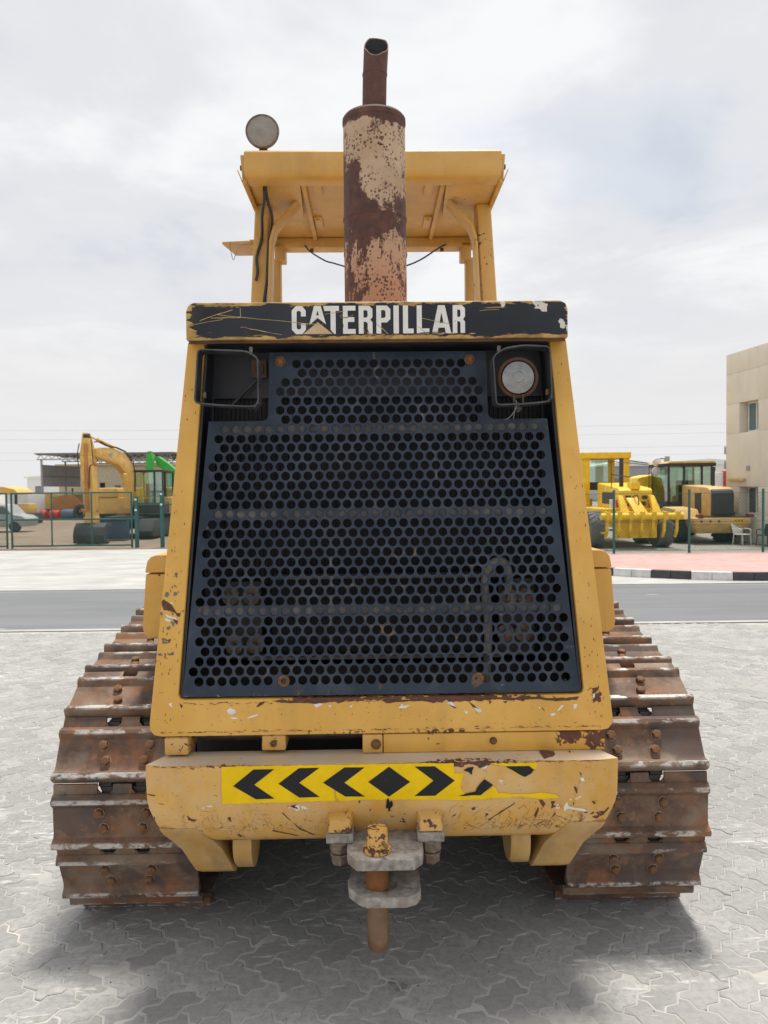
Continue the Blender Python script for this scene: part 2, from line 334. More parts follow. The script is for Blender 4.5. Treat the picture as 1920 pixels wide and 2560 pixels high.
# ------------------------------------------------------------------ ground materials
def mk_paver():
    m = Mat('paver_concrete', .8); m.coords('World')
    isl = m.n('ShaderNodeNewGeometry').outputs['Random Per Island']; oi = m.n('ShaderNodeObjectInfo').outputs['Random']
    rv = m.ma('FRACT', m.ma('ADD', isl, oi))
    c = m.mix(rv, (.265, .262, .256), (.40, .395, .38))
    c = m.mix(m.ma('MULTIPLY', m.th(m.noise(2.2, 6, .62), .36, .66), .7), c, (.33, .325, .31)); c = m.mix(m.ma('MULTIPLY', m.th(m.noise(42, 4, .75), .42, .66), .6), c, (.20, .198, .194))
    c = m.mix(m.ma('MULTIPLY', m.th(m.noise(1.1, 4, .55, 0, m.mp(loc=(3, 3, 0))), .54, .70), .35), c, (.40, .385, .345))
    s1 = m.noise(9, 4, .65, .5, m.mp((.34, 1.7, 1), (0, 0, -.42))); s2 = m.noise(30, 4, .66, .4, m.mp((.3, 1.5, 1), (0, 0, -.35)))
    z = m.noise(1.7, 3, .5, 0, m.mp(loc=(7, 1, 0)))
    sc = m.ma('ADD', m.ma('MULTIPLY', m.th(m.ma('ADD', s1, m.ma('MULTIPLY', m.ma('SUBTRACT', z, .5), .3)), .57, .78), .36), m.ma('MULTIPLY', m.th(m.ma('ADD', s2, m.ma('MULTIPLY', m.ma('SUBTRACT', z, .5), .45)), .61, .69), .6))
    c = m.mix(sc, c, (.62, .61, .59))
    d = m.th(m.noise(34, 3, .5, 0, m.mp(loc=(9, 9, 0))), .755, .775); c = m.mix(m.ma('MULTIPLY', d, .8), c, (.07, .068, .066))
    oil = m.ma('MULTIPLY', m.ma('MAXIMUM', m.blob((.0, 2.32, 0), .04, (1, 1.5, 1)), m.blob((.035, 2.30, 0), .03, U1)), m.th(m.noise(60, 3, .6), .40, .58))
    c = m.mix(m.ma('MULTIPLY', m.th(oil, .05, .3), .5), c, (.07, .068, .065))
    m.col(c); m.ro(m.ma('ADD', .66, m.ma('MULTIPLY', m.noise(8, 4), .25))); m.bump(m.ma('ADD', m.noise(120, 5, .75), m.ma('MULTIPLY', m.noise(18, 4), .8)), .5, .004); return m.m
M['paver'] = mk_paver()
def mk_sand():
    m = Mat('joint_sand', .95); m.coords('World')
    c = m.mix(m.th(m.noise(9, 5), .35, .7), (.36, .35, .325), (.46, .445, .415)); c = m.mix(m.th(m.noise(3.3, 4), .56, .7), c, (.54, .51, .44)); m.col(c); m.bump(m.noise(150, 4, .7), .4, .003); return m.m
M['sand'] = mk_sand()
def mk_far_paver():
    m = Mat('far_paver_concrete', .85); m.coords('World')
    c = m.mix(m.th(m.noise(1.3, 6, .62, 0, m.mp((.6, 1.6, 1))), .35, .68), (.34, .335, .32), (.47, .465, .445)); c = m.mix(m.ma('MULTIPLY', m.th(m.noise(5, 5, .6, .2, m.mp((.35, 1.6, 1))), .52, .70), .6), c, (.56, .55, .53))
    c = m.mix(m.ma('MULTIPLY', m.th(m.noise(.9, 4), .58, .7), .35), c, (.30, .285, .25)); m.col(c); m.bump(m.noise(40, 4), .3, .004); return m.m
M['farpaver'] = mk_far_paver()
def mk_asphalt():
    m = Mat('asphalt_dusty', .85); m.coords('World')
    c = m.mix(m.th(m.noise(1.0, 5, .6, 0, m.mp((.25, 1.5, 1))), .35, .7), (.135, .142, .150), (.185, .190, .195)); c = m.mix(m.ma('MULTIPLY', m.th(m.noise(80, 3, .7), .5, .8), .5), c, (.25, .25, .25))
    c = m.mix(m.th(m.noise(3.2, 3, .5, .2, m.mp((.5, 2.2, 1), loc=(2, 6, 0))), .735, .75), c, (.52, .51, .48)); y = m.xyz()[1]
    dr = m.ma('ADD', m.ma('MAXIMUM', m.th(y, 8.95, 8.3), m.th(y, 11.2, 11.85)), m.ma('MULTIPLY', m.ma('SUBTRACT', m.noise(1.3, 4, .65, .4, m.mp((.3, 1.3, 1))), .5), 1.6))
    c = m.mix(m.ma('MULTIPLY', m.th(dr, .55, 1.25), .55), c, (.36, .345, .31))
    tm = m.th(m.noise(3.0, 3, .6, 0, m.mp((.04, 2.2, 1), (0, 0, .03))), .58, .70); c = m.mix(m.ma('MULTIPLY', tm, .45), c, (.085, .088, .092))
    m.col(c); m.bump(m.noise(120, 3), .4, .004); return m.m
M['asphalt'] = mk_asphalt()
def ground2(name, a, b, c3, sc):
    m = Mat(name, .95); m.coords('World'); c = m.mix(m.th(m.noise(sc, 6, .62), .35, .68), a, b); c = m.mix(m.th(m.noise(sc * .4, 4, .5, 0, m.mp((.4, 1.5, 1), loc=(4, 4, 4))), .5, .68), c, c3); m.col(c); m.bump(m.noise(20, 5, .7), .5, .02); return m.m
M['earth'] = ground2('yard_earth', (.17, .125, .085), (.255, .19, .135), (.31, .245, .18), 2.0)
M['gravel'] = ground2('yard_gravel', (.20, .19, .165), (.30, .285, .25), (.25, .23, .19), 6.0)
M['pink'] = ground2('pink_paving', (.44, .275, .25), (.54, .37, .335), (.50, .34, .31), 4.0)
M['terrain'] = ground2('far_sand', (.42, .39, .34), (.50, .47, .42), (.46, .44, .39), .4)
M['kerbwhite'] = plain('kerb_white', (.62, .62, .60), .7, 0, .15, 9)
M['kerbblack'] = plain('kerb_black', (.05, .05, .055), .7, 0, .3, 9)

# ------------------------------------------------------------------ mesh builder
class MB:
    def __init__(s): s.v = []; s.f = []; s.mi = []; s.cur = 0; s.T = Matrix.Identity(4)
    def mat(s, i): s.cur = i; return s
    def add(s, vs, fs):
        o = len(s.v); s.v += [tuple(s.T @ Vector(p)) for p in vs]; s.f += [tuple(i + o for i in f) for f in fs]; s.mi += [s.cur] * len(fs); return s
    def box(s, x0, x1, y0, y1, z0, z1):
        v = [(x, y, z) for z in (z0, z1) for y in (y0, y1) for x in (x0, x1)]
        return s.add(v, [(0, 2, 3, 1), (4, 5, 7, 6), (0, 1, 5, 4), (2, 6, 7, 3), (0, 4, 6, 2), (1, 3, 7, 5)])
    def hexa(s, p8):      # bottom 4 (ccw), top 4
        return s.add(p8, [(3, 2, 1, 0), (4, 5, 6, 7), (0, 1, 5, 4), (1, 2, 6, 5), (2, 3, 7, 6), (3, 0, 4, 7)])
    def prism(s, poly, a, b, axis='y'):
        n = len(poly); m = {'x': lambda p, t: (t, p[0], p[1]), 'y': lambda p, t: (p[0], t, p[1]), 'z': lambda p, t: (p[0], p[1], t)}[axis]
        v = [m(p, a) for p in poly] + [m(p, b) for p in poly]
        return s.add(v, [tuple(range(n))[::-1], tuple(range(n, 2 * n))] + [(i, (i + 1) % n, n + (i + 1) % n, n + i) for i in range(n)])
    def cyl(s, p0, p1, r0, r1=None, n=16, caps=True):
        r1 = r0 if r1 is None else r1; p0 = Vector(p0); p1 = Vector(p1); d = (p1 - p0).normalized()
        a = d.orthogonal().normalized(); b = d.cross(a)
        v = [p0 + (a * math.cos(t) + b * math.sin(t)) * r0 for t in [2 * math.pi * i / n for i in range(n)]] + [p1 + (a * math.cos(t) + b * math.sin(t)) * r1 for t in [2 * math.pi * i / n for i in range(n)]]
        f = [(i, (i + 1) % n, n + (i + 1) % n, n + i) for i in range(n)]
        if caps: f += [tuple(range(n))[::-1], tuple(range(n, 2 * n))]
        return s.add([tuple(p) for p in v], f)
    def tube(s, pts, r, n=8, closed=False):
        pts = [Vector(p) for p in pts]; N = len(pts); vs = []; fr = None
        for i, p in enumerate(pts):
            q0 = pts[(i - 1) % N] if (closed or i) else p; q1 = pts[(i + 1) % N] if (closed or i < N - 1) else p
            d = (q1 - q0).normalized()
            a = d.orthogonal().normalized() if fr is None else (fr - d * fr.dot(d)).normalized(); fr = a; b = d.cross(a)
            rr = r[i] if isinstance(r, (list, tuple)) else r
            vs += [tuple(p + (a * math.cos(t) + b * math.sin(t)) * rr) for t in [2 * math.pi * k / n for k in range(n)]]
        m = N if closed else N - 1; f = []
        for i in range(m):
            j = (i + 1) % N
            f += [(i * n + k, i * n + (k + 1) % n, j * n + (k + 1) % n, j * n + k) for k in range(n)]
        if not closed: f += [tuple(range(n))[::-1], tuple(range((N - 1) * n, N * n))]
        return s.add(vs, f)
    def lathe(s, prof, c=(0, 0, 0), axis='z', n=32, cap=True):
        vs = []
        for r, h in prof:
            for k in range(n):
                t = 2 * math.pi * k / n; x, y = r * math.cos(t), r * math.sin(t)
                p = {'z': (x, y, h), 'x': (h, x, y), 'y': (x, h, -y)}[axis]; vs.append((p[0] + c[0], p[1] + c[1], p[2] + c[2]))
        f = []
        for i in range(len(prof) - 1):
            f += [(i * n + k, i * n + (k + 1) % n, (i + 1) * n + (k + 1) % n, (i + 1) * n + k) for k in range(n)]
        if cap: f += [tuple(range(n))[::-1], tuple(range((len(prof) - 1) * n, len(prof) * n))]
        return s.add(vs, f)
    def hexbolt(s, c, d, r, h):
        c = Vector(c); d = Vector(d).normalized(); s.cyl(c - d * .002, c + d * h * .8, r, r, 6, True); s.cyl(c + d * h * .8, c + d * h, r * .98, r * .72, 6, True); return s
    def mesh(s, name, mats, bevel=0, seg=2, smooth=35, off=None):
        me = bpy.data.meshes.new(name); me.from_pydata(s.v, [], s.f)
        if not isinstance(mats, (list, tuple)): mats = [mats]
        for m in mats: me.materials.append(m)
        if len(mats) > 1: me.polygons.foreach_set('material_index', s.mi)
        bm = bmesh.new(); bm.from_mesh(me); bmesh.ops.recalc_face_normals(bm, faces=bm.faces)
        if bevel:
            es = [e for e in bm.edges if len(e.link_faces) == 2 and e.calc_face_angle(0) > R(28)]
            bmesh.ops.bevel(bm, geom=es, offset=bevel, segments=seg, profile=.6, affect='EDGES', clamp_overlap=True)
        if off: bmesh.ops.translate(bm, verts=bm.verts, vec=off)
        bm.to_mesh(me); bm.free()
        me.shade_smooth(); me.set_sharp_from_angle(angle=R(smooth)); return me
    def build(s, name, mats, parent=None, bevel=0, seg=2, smooth=35, off=None):
        return link(name, s.mesh(name, mats, bevel, seg, smooth, off), parent)
def link(name, me, parent=None):
    o = bpy.data.objects.new(name, me); C.objects.link(o)
    if parent: o.parent = parent
    return o
def tag(o, label=None, cat=None, group=None, kind=None):
    for k, v in (('label', label), ('category', cat), ('group', group), ('kind', kind)):
        if v: o[k] = v
    return o
def thing(name, label, cat, loc=(0, 0, 0), rz=0, group=None):
    o = bpy.data.objects.new(name, None); C.objects.link(o); o.location = loc; o.rotation_euler = (0, 0, rz); o.empty_display_size = .2
    return tag(o, label, cat, group)
def struct(name, o=None): o['kind'] = 'structure'; return o
def flat(polys, to3, name, mat, parent, thick=None, off=None):
    """flat printed shapes: polys = [[outer, hole, ...], ...]"""
    b = MB()
    for loops in polys:
        pts = [p for l in loops for p in l]; tri = geometry.tessellate_polygon([[Vector((x, y, 0)) for x, y in l] for l in loops])
        b.add([to3(*p) for p in pts], [tuple(t) for t in tri])
    return b.build(name, mat, parent, off=off)
def rrect(x0, x1, z0, z1, r, n=5):
    p = []
    for cx_, cz_, a0 in ((x1 - r, z1 - r, 0), (x0 + r, z1 - r, 90), (x0 + r, z0 + r, 180), (x1 - r, z0 + r, 270)):
        p += [(cx_ + r * math.cos(R(a0 + 90 * i / n)), cz_ + r * math.sin(R(a0 + 90 * i / n))) for i in range(n + 1)]
    return p
def smooth_path(pts, n=6):
    pts = [Vector(p) for p in pts]; o = []
    for i in range(len(pts) - 1):
        p0 = pts[max(i - 1, 0)]; p1 = pts[i]; p2 = pts[i + 1]; p3 = pts[min(i + 2, len(pts) - 1)]
        for k in range(n):
            t = k / n; o.append(.5 * ((2 * p1) + (p2 - p0) * t + (2 * p0 - 5 * p1 + 4 * p2 - p3) * t * t + (3 * p1 - p0 - 3 * p2 + p3) * t ** 3))
    o.append(pts[-1]); return o

# ================================================================== THE SETTING
def sheet(name, poly, z, mat, n=None):
    b = MB(); b.add([(x, y, z) for x, y in poly], [tuple(range(len(poly)))]); o = b.build(name, mat); o['kind'] = 'structure'; return o
def rect(x0, x1, y0, y1): return [(x0, y0), (x1, y0), (x1, y1), (x0, y1)]
sheet('terrain', rect(-900, 900, -300, 1500), -.05, M['terrain'])
sheet('outer_forecourt', [(-40, -20), (40, -20), (40, 8.9), (-40, 7.75)], -.016, M['farpaver'])
sheet('far_forecourt', rect(-60, 40, 11.72, 20.1), -.016, M['farpaver'])
sheet('earth_yard', rect(-70, 2.0, 20.1, 75), -.012, M['earth'])
sheet('gravel_yard', rect(2.0, 60, 16.0, 75), -.008, M['gravel'])
sheet('road', [(-60, 7.6), (60, 9.35), (60, 11.80), (-60, 11.80)], -.004, M['asphalt'])
b = MB()
for (x0, ya, x1, yb) in ((-60, 7.54, 60, 9.29), (-60, 11.82, 60, 11.82)):
    b.hexa([(x0, ya - .05, -.03), (x1, yb - .05, -.03), (x1, yb + .05, -.03), (x0, ya + .05, -.03), (x0, ya - .05, .006), (x1, yb - .05, .006), (x1, yb + .05, .006), (x0, ya + .05, .006)])
o = b.build('road_edging', M['farpaver']); o['kind'] = 'structure'

# forecourt: zigzag interlocking pavers laid herringbone at 45 degrees
fore = sheet('forecourt', [(-6.2, .9), (6.2, .9), (6.2, 8.42), (-6.2, 8.26)], -.0024, M['sand'])
PW = .0865; PA = .115
def paver_outline(vert):
    P = []
    def he(x, y, rev):
        q = [(x, y), (x + .30, y + PA), (x + .72, y - PA), (x + 1, y)]
        return q[::-1][:-1] if rev else q[:-1]
    def ve(x, y, rev):
        q = [(x, y), (x - PA, y + .30), (x + PA, y + .72), (x, y + 1)]
        return q[::-1][:-1] if rev else q[:-1]
    if not vert: P = he(0, 0, 0) + he(1, 0, 0) + ve(2, 0, 0) + he(1, 1, 1) + he(0, 1, 1) + ve(0, 0, 1); c = (1, .5)
    else: P = he(0, 0, 0) + ve(1, 0, 0) + ve(1, 1, 0) + he(0, 2, 1) + ve(0, 1, 1) + ve(0, 0, 1); c = (.5, 1)
    return [Vector(((x - c[0]) * PW, (y - c[1]) * PW)) for x, y in P]
def inset(P, d):
    o = []; n = len(P)
    for i in range(n):
        a = (P[i] - P[i - 1]).normalized(); b_ = (P[(i + 1) % n] - P[i]).normalized()
        na = Vector((-a.y, a.x)); nb = Vector((-b_.y, b_.x)); m_ = (na + nb).normalized(); o.append(P[i] + m_ * (d / max(.45, m_.dot(na))))
    return o
rot45 = Matrix.Rotation(R(-43.5), 2)
PV = []
for vert in (0, 1):
    P = paver_outline(vert); rings = [(inset(P, .0020), -.010), (inset(P, .0024), -.0020), (inset(P, .0056), 0.0)]
    vs = []; n = len(P)
    for ring, z in rings: vs += [(*(rot45 @ p), z) for p in ring]
    tri = geometry.tessellate_polygon([[Vector((p.x, p.y, 0)) for p in rings[2][0]]])
    fs = [(k * n + i, k * n + (i + 1) % n, (k + 1) * n + (i + 1) % n, (k + 1) * n + i) for k in (0, 1) for i in range(n)] + [tuple(2 * n + i for i in t) for t in tri]
    PV.append((vs, fs))
pm = []
for vs, fs in PV:
    b = MB(); b.add(vs, fs); pm.append(b.mesh('paver', M['paver'], smooth=8))
spots_ = []
G = 95
for i in range(-G, G):
    for j in range(-G, G):
        k = (i - j) % 4
        if k == 0: c_, v_ = (i + 1, j + .5), 0
        elif k == 3: c_, v_ = (i + .5, j + 1), 1
        else: continue
        p = rot45 @ Vector((c_[0] * PW, c_[1] * PW)); p.y += 4.6
        lim = .62 * p.y + .9
        if abs(p.x) > min(lim, 6.1) or p.y < 1.0 or p.y > 8.45: continue
        if p.y > 7.54 + .01458 * (p.x + 60) - .13: continue
        spots_.append((p.x, p.y, v_))
vis = [q for q in spots_ if abs(q[0]) < .505 * q[1] + .05 and q[1] > 2.1]
vis.sort(key=lambda q: q[1] + (0.9 if abs(q[0]) < .62 and q[1] > 2.9 else 0)); near = set(vis[:300])
fb = MB(); fv = []; ff = []
rr = random.Random(3)
for q in spots_:
    x, y, v_ = q; dz = rr.uniform(-.0016, .0008); tx = rr.gauss(0, .010); ty = rr.gauss(0, .010)
    if q in near:
        o = link('paver', pm[v_], fore); o.location = (x, y, dz); o.rotation_euler = (tx, ty, 0)
    else:
        o_ = len(fv); vs, fs = PV[v_]
        fv += [(a + x, b_ + y, c_ + dz + a * tx + b_ * ty) for a, b_, c_ in vs]; ff += [tuple(t + o_ for t in f) for f in fs]
me = bpy.data.meshes.new('paver_field'); me.from_pydata(fv, [], ff); me.materials.append(M['paver']); me.update()
pf = link('paver_field', me, fore); pf['kind'] = 'stuff'

# raised pink pavement with black and white kerb
KL = [(2.35, 17.0), (2.45, 15.6), (2.75, 14.5), (3.25, 13.65), (3.88, 13.05), (4.41, 12.71), (4.96, 12.42), (5.55, 12.23), (6.2, 12.14), (8, 12.08), (14, 12.05)]
kp = smooth_path([(x, y, 0) for x, y in KL], 8)
sheet('pink_pavement', [(p.x + .04, p.y + .12) for p in kp] + [(14, 16.1), (2.5, 16.1)], .095, M['pink'])
kerb = MB(); kerb.prism([(p.x + .03, p.y + .05) for p in kp] + [(p.x + .12, p.y + .15) for p in kp[::-1]], -.03, .085, 'z')
kerb = kerb.build('kerb', M['farpaver']); kerb['kind'] = 'structure'
acc = 0; ls = [0]
for a_, b_ in zip(kp, kp[1:]): ls.append(ls[-1] + (b_ - a_).length)
def kat(t):
    for i in range(len(ls) - 1):
        if ls[i + 1] >= t: return kp[i].lerp(kp[i + 1], (t - ls[i]) / (ls[i + 1] - ls[i]))
    return kp[-1]
t = .05; k = 0; t0 = 0
for i, q in enumerate(kp):
    if q.x < 4.41: t0 = ls[i]
SL_ = .313; start = (t0 % (SL_ * 4))
idx = -3
tt = start - SL_ * 4
while tt < ls[-1] - SL_:
    if tt > 0:
        a_ = kat(tt + .004); b_ = kat(tt + SL_ - .004); d = (b_ - a_).normalized(); nrm = Vector((-d.y, d.x, 0))
        m_ = MB(); m_.hexa([tuple(a_ + Vector((0, 0, -.03))), tuple(b_ + Vector((0, 0, -.03))), tuple(b_ + nrm * .14 + Vector((0, 0, -.03))), tuple(a_ + nrm * .14 + Vector((0, 0, -.03))),
                            tuple(a_ + Vector((0, 0, .115)) + nrm * .012), tuple(b_ + Vector((0, 0, .115)) + nrm * .012), tuple(b_ + nrm * .14 + Vector((0, 0, .115))), tuple(a_ + nrm * .14 + Vector((0, 0, .115)))])
        ph = int(((tt - start) / SL_ + 400.5)) % 4
        m_.build('kerb_stone', M['kerbblack'] if ph < 2 else M['kerbwhite'], kerb, .008)
    tt += SL_

# loose grit on the paving
gb = MB()
for _ in range(260):
    y = 1.9 + 6 * rr.random() ** 1.5; x = rr.uniform(-.55, .55) * y; r = rr.uniform(.0015, .0045)
    gb.add([(x + r, y, .0), (x - r * .6, y + r, .0), (x - r * .5, y - r * .9, .0), (x + rr.uniform(-.3, .3) * r, y, r * rr.uniform(.5, 1.1) + .001)], [(0, 2, 1), (0, 1, 3), (1, 2, 3), (2, 0, 3)])
go = gb.build('grit', M['kerbblack']); tag(go, 'scattered dark grit lying on the grey paving', 'grit', kind='stuff')

# ================================================================== THE BULLDOZER (front view, no blade)
dz_root = thing('bulldozer', 'large worn yellow bulldozer with perforated black grille parked in the foreground', 'bulldozer',
                (.023 - math.sin(.015) * YO, math.cos(.015) * YO, 0), .015)
OFF = (0, -YO, 0)
def dp(mb, name, mat, parent=None, bevel=0, seg=2, smooth=35): return mb.build(name, mat, parent or dz_root, bevel, seg, smooth, OFF)
def Vz(z): return 2.36 + .137 * (z - .76)

# --- radiator guard: U frame, leaning back
b = MB()
def gp(l, d): return [(x, Vz(z) + d, z) for x, z in l]
outer = [(-.618, 2.0)] + [(-.719, .80), (-.716, .778), (-.703, .764), (-.68, .760)] + [(.68, .760), (.703, .764), (.716, .778), (.719, .80)] + [(.618, 2.0)]
inner = [(.563, 2.0), (.632, .885), (.626, .873), (.612, .869), (-.612, .869), (-.626, .873), (-.632, .885), (-.563, 2.0)]
fr = outer + inner; n = len(fr)
tri = geometry.tessellate_polygon([[Vector((x, z, 0)) for x, z in fr]])
b.add(gp(fr, 0) + gp(fr, .16), [tuple(t) for t in tri] + [tuple(i + n for i in t) for t in tri] + [(i, (i + 1) % n, n + (i + 1) % n, n + i) for i in range(n)])
bm = None
guard = dp(b, 'radiator_guard', M['guard'], None, .010, 3)

# --- grille plate with real holes
P0, DZ, HR = .0359, .0305, .0144
def half(z): return .624 + (z - .876) * (.5495 - .624) / (1.741 - .876)
outl = [(-.621, .876), (.621, .876), (.5495, 1.741), (.375, 1.741), (.362, 1.746), (.357, 1.758), (.3545, 1.966), (-.3545, 1.966), (-.357, 1.758), (-.362, 1.746), (-.375, 1.741), (-.5495, 1.741)]
holes = []
for k in range(34):
    z = .921 + k * DZ
    hw = half(z) if k < 27 else .356
    if k == 26: hw = .548
    off = 0 if k % 2 == 0 else .5
    if k == 33: hw = .30
    for q in range(-20, 21):
        x = (q + off) * P0 + .004
        if abs(x) + HR + .0115 > hw: continue
        r = HR
        if k == 0 and min(abs(x + .31), abs(x - .30)) < P0 * .5: r = .0075
        if k == 32 and abs(abs(x) - .307) < .028: continue
        holes.append((x, z, r, k))
coords = [Vector(p) for p in outl]; edges = [(i, (i + 1) % len(outl)) for i in range(len(outl))]
NH = 16
for x, z, r, k in holes:
    o_ = len(coords); coords += [Vector((x + r * math.cos(2 * math.pi * i / NH), z + r * math.sin(2 * math.pi * i / NH))) for i in range(NH)]
    edges += [(o_ + i, o_ + (i + 1) % NH) for i in range(NH)]
res = geometry.delaunay_2d_cdt(coords, edges, [], 0, 1e-6); rv, rf = res[0], res[2]
grid = {}
for x, z, r, k in holes: grid.setdefault((int(x / .05 + 100), int(z / .05)), []).append((x, z, r))
def in_poly(x, y, P):
    c = False; n = len(P)
    for i in range(n):
        x1, y1 = P[i]; x2, y2 = P[i - 1]
        if (y1 > y) != (y2 > y) and x < (x2 - x1) * (y - y1) / (y2 - y1) + x1: c = not c
    return c
keep = []
for f in rf:
    cxx = sum(rv[i].x for i in f) / 3; czz = sum(rv[i].y for i in f) / 3; bad = False
    gi, gj = int(cxx / .05 + 100), int(czz / .05)
    for a in (-1, 0, 1):
        for c_ in (-1, 0, 1):
            for (x, z, r) in grid.get((gi + a, gj + c_), ()):
                if (cxx - x) ** 2 + (czz - z) ** 2 < (r * .985) ** 2: bad = True
    if not bad and in_poly(cxx, czz, outl): keep.append(tuple(f))
N_ = len(rv); TH = .006; cnt = {}
for f in keep:
    for i in range(3):
        e = (f[i], f[(i + 1) % 3]); cnt[e] = 1
b = MB(); dish = lambda x, z: .010 + .0025 * math.sin(x * 5 + z * 3)
vv = [(p.x, Vz(p.y) + dish(p.x, p.y), p.y) for p in rv] + [(p.x, Vz(p.y) + dish(p.x, p.y) + TH, p.y) for p in rv]
fs = keep + [tuple(i + N_ for i in f[::-1]) for f in keep]
for (a, c_) in cnt:
    if (c_, a) not in cnt: fs.append((c_, a, a + N_, c_ + N_))
b.add(vv, fs); grille = dp(b, 'grille_plate', M['grille'], None, 0, 2, 30)
for k in (7, 17, 26):
    z = .921 + k * DZ; b = MB(); w = half(z) - .01; y = Vz(z) + .019
    b.box(-w, w, y, y + .006, z - .0175, z + .0175); dp(b, 'stiffener_bar', M['bar'], grille)
for x, z in ((-.318, 1.936), (.300, 1.938)):
    b = MB(); y = Vz(z) + .009; b.cyl((x, y, z), (x, y - .004, z), .017, .017, 20); b.hexbolt((x, y - .004, z), (0, -1, -.1), .0115, .011); dp(b, 'bolt', M['rustbolt'], grille)
for x in (-.306, .302):
    b = MB(); z = .921; b.lathe([(.0085, 0), (.0185, 0), (.0185, .003), (.0085, .003)], (x, Vz(z) + .0065, z), 'y', 20, False); dp(b, 'washer', M['rustbolt'], grille)

# --- what shows through the holes: core, frame bars, hoses
b = MB(); b.box(-.56, .56, 2.66, 2.72, .80, 1.83)
for i in range(75):
    x = -.55 + i * 1.1 / 74; b.box(x - .0011, x + .0011, 2.652, 2.66, .80, 1.83)
core = dp(b, 'radiator_core', M['core'])
b = MB(); b.box(-.60, .60, 2.640, 2.66, 1.83, 1.99); b.box(-.60, -.56, 2.640, 2.66, .80, 1.83); b.box(.56, .60, 2.640, 2.66, .80, 1.83); dp(b, 'core_header', M['blackpaint'])
b = MB()
for s in (-1, 1): b.hexa([(s * .629, Vz(.87) + .012, .87), (s * .622, Vz(.87) + .012, .87), (s * .622, 2.75, .87), (s * .629, 2.75, .87), (s * .562, Vz(1.99) + .012, 1.985), (s * .555, Vz(1.99) + .012, 1.985), (s * .555, 2.75, 1.985), (s * .562, 2.75, 1.985)])
b.box(-.55, .55, 2.50, 2.75, 1.985, 1.991); b.box(-.62, .62, 2.42, 2.75, .845, .852); dp(b, 'radiator_shroud', M['blackpaint'])
for z0, z1, x0, x1 in ((1.222, 1.232, -.36, .42), (.955, .965, -.44, .40)):
    b = MB(); b.box(x0, x1, 2.53, 2.60, z0, z1); dp(b, 'cooler_rail', M['bar'])
b = MB(); b.box(-.36, .36, 2.57, 2.62, .97, 1.22)
for i in range(60):
    x = -.355 + i * .71 / 59; b.box(x - .001, x + .001, 2.562, 2.57, .97, 1.22)
dp(b, 'oil_cooler', M['core'])
b = MB(); b.tube(smooth_path([(.352, 2.56, .84), (.358, 2.54, 1.05), (.345, 2.53, 1.2), (.37, 2.53, 1.265), (.41, 2.54, 1.27), (.43, 2.56, 1.22), (.425, 2.58, 1.12)], 7), .014, 10); dp(b, 'hose', M['hose'])
for x, z in ((-.50, 1.165), (-.43, 1.165), (-.49, 1.0), (-.42, 1.0), (.43, 1.15), (.49, 1.15), (.42, 1.03), (.48, 1.03)):
    b = MB(); b.cyl((x, 2.56, z), (x, 2.53, z), .011, .011, 12); b.cyl((x, 2.585, z), (x, 2.56, z), .03, .03, 12); dp(b, 'mount_bolt', M['nut'])
for x in (-.46, .46): b = MB(); b.box(x - .06, x + .06, 2.585, 2.60, .95, 1.21); dp(b, 'mount_plate', M['darksteel'])
b = MB(); b.prism([(-.50, 1.80), (-.49, 1.80), (-.405, 1.885), (-.41, 1.89)], 2.60, 2.615); dp(b, 'core_strut', M['darksteel'])
b = MB(); b.box(-.425, -.375, 2.61, 2.622, 1.895, 1.955); b.lathe([(.011, 0), (.016, 0), (.016, .008), (.011, .008)], (-.40, 2.60, 1.922), 'y', 16, False); dp(b, 'rusty_mount_tab', M['rust'])

# --- head lamps and their guards
def band_loop(pts, y0, y1, th, name):
    p = []
    for i in range(len(pts)):
        a, c_, d = Vector(pts[i - 1]), Vector(pts[i]), Vector(pts[(i + 1) % len(pts)]); r = .016
        u = (a - c_).normalized(); w = (d - c_).normalized()
        for k in range(5):
            t = k / 4; s_ = c_ + u * r; e_ = c_ + w * r; p.append(s_ * (1 - t) ** 2 + c_ * 2 * t * (1 - t) + e_ * t * t)
    n = len(p); q = inset([Vector((v.x, v.y)) for v in p][::-1], th)[::-1]
    b = MB(); vs = []
    for y in (y0, y1):
        vs += [(v.x, y, v.y) for v in p] + [(v.x, y, v.y) for v in q]
    f = []
    for i in range(n):
        j = (i + 1) % n
        f += [(i, j, n + j, n + i), (2 * n + i, 3 * n + i, 3 * n + j, 2 * n + j), (i, 2 * n + i, 2 * n + j, j), (n + i, n + j, 3 * n + j, 3 * n + i)]
    b.add(vs, f); return dp(b, name, M['band'], None, .0012, 1)
lgl = band_loop([(-.561, 1.958), (-.41, 1.951), (-.372, 1.93), (-.372, 1.788), (-.385, 1.775), (-.50, 1.781), (-.574, 1.789)], 2.405, 2.475, .0045, 'lamp_guard')
lgr = band_loop([(.356, 1.928), (.392, 1.953), (.455, 1.962), (.538, 1.958), (.545, 1.80), (.533, 1.783), (.45, 1.776), (.366, 1.774)], 2.405, 2.475, .0045, 'lamp_guard')
for par, pts in ((lgl, ((-.40, 1.955), (-.548, 1.815))), (lgr, ((.382, 1.953), (.535, 1.815)))):
    for x, z in pts:
        b = MB(); b.cyl((x, 2.44, z - .006), (x, 2.44, z + .012), .006, .006, 6); dp(b, 'bolt', M['nut'], par)
lamp = MB(); cx_, cz_ = .440, 1.863
lamp.lathe([(.02, .085), (.045, .06), (.060, .025), (.0645, .006), (.0645, -.002), (.058, -.007), (.0555, -.004), (.0545, .004)], (cx_, 2.43, cz_), 'y', 40, False)
lamp = dp(lamp, 'headlight', M['rust'], None, 0, 2, 40)
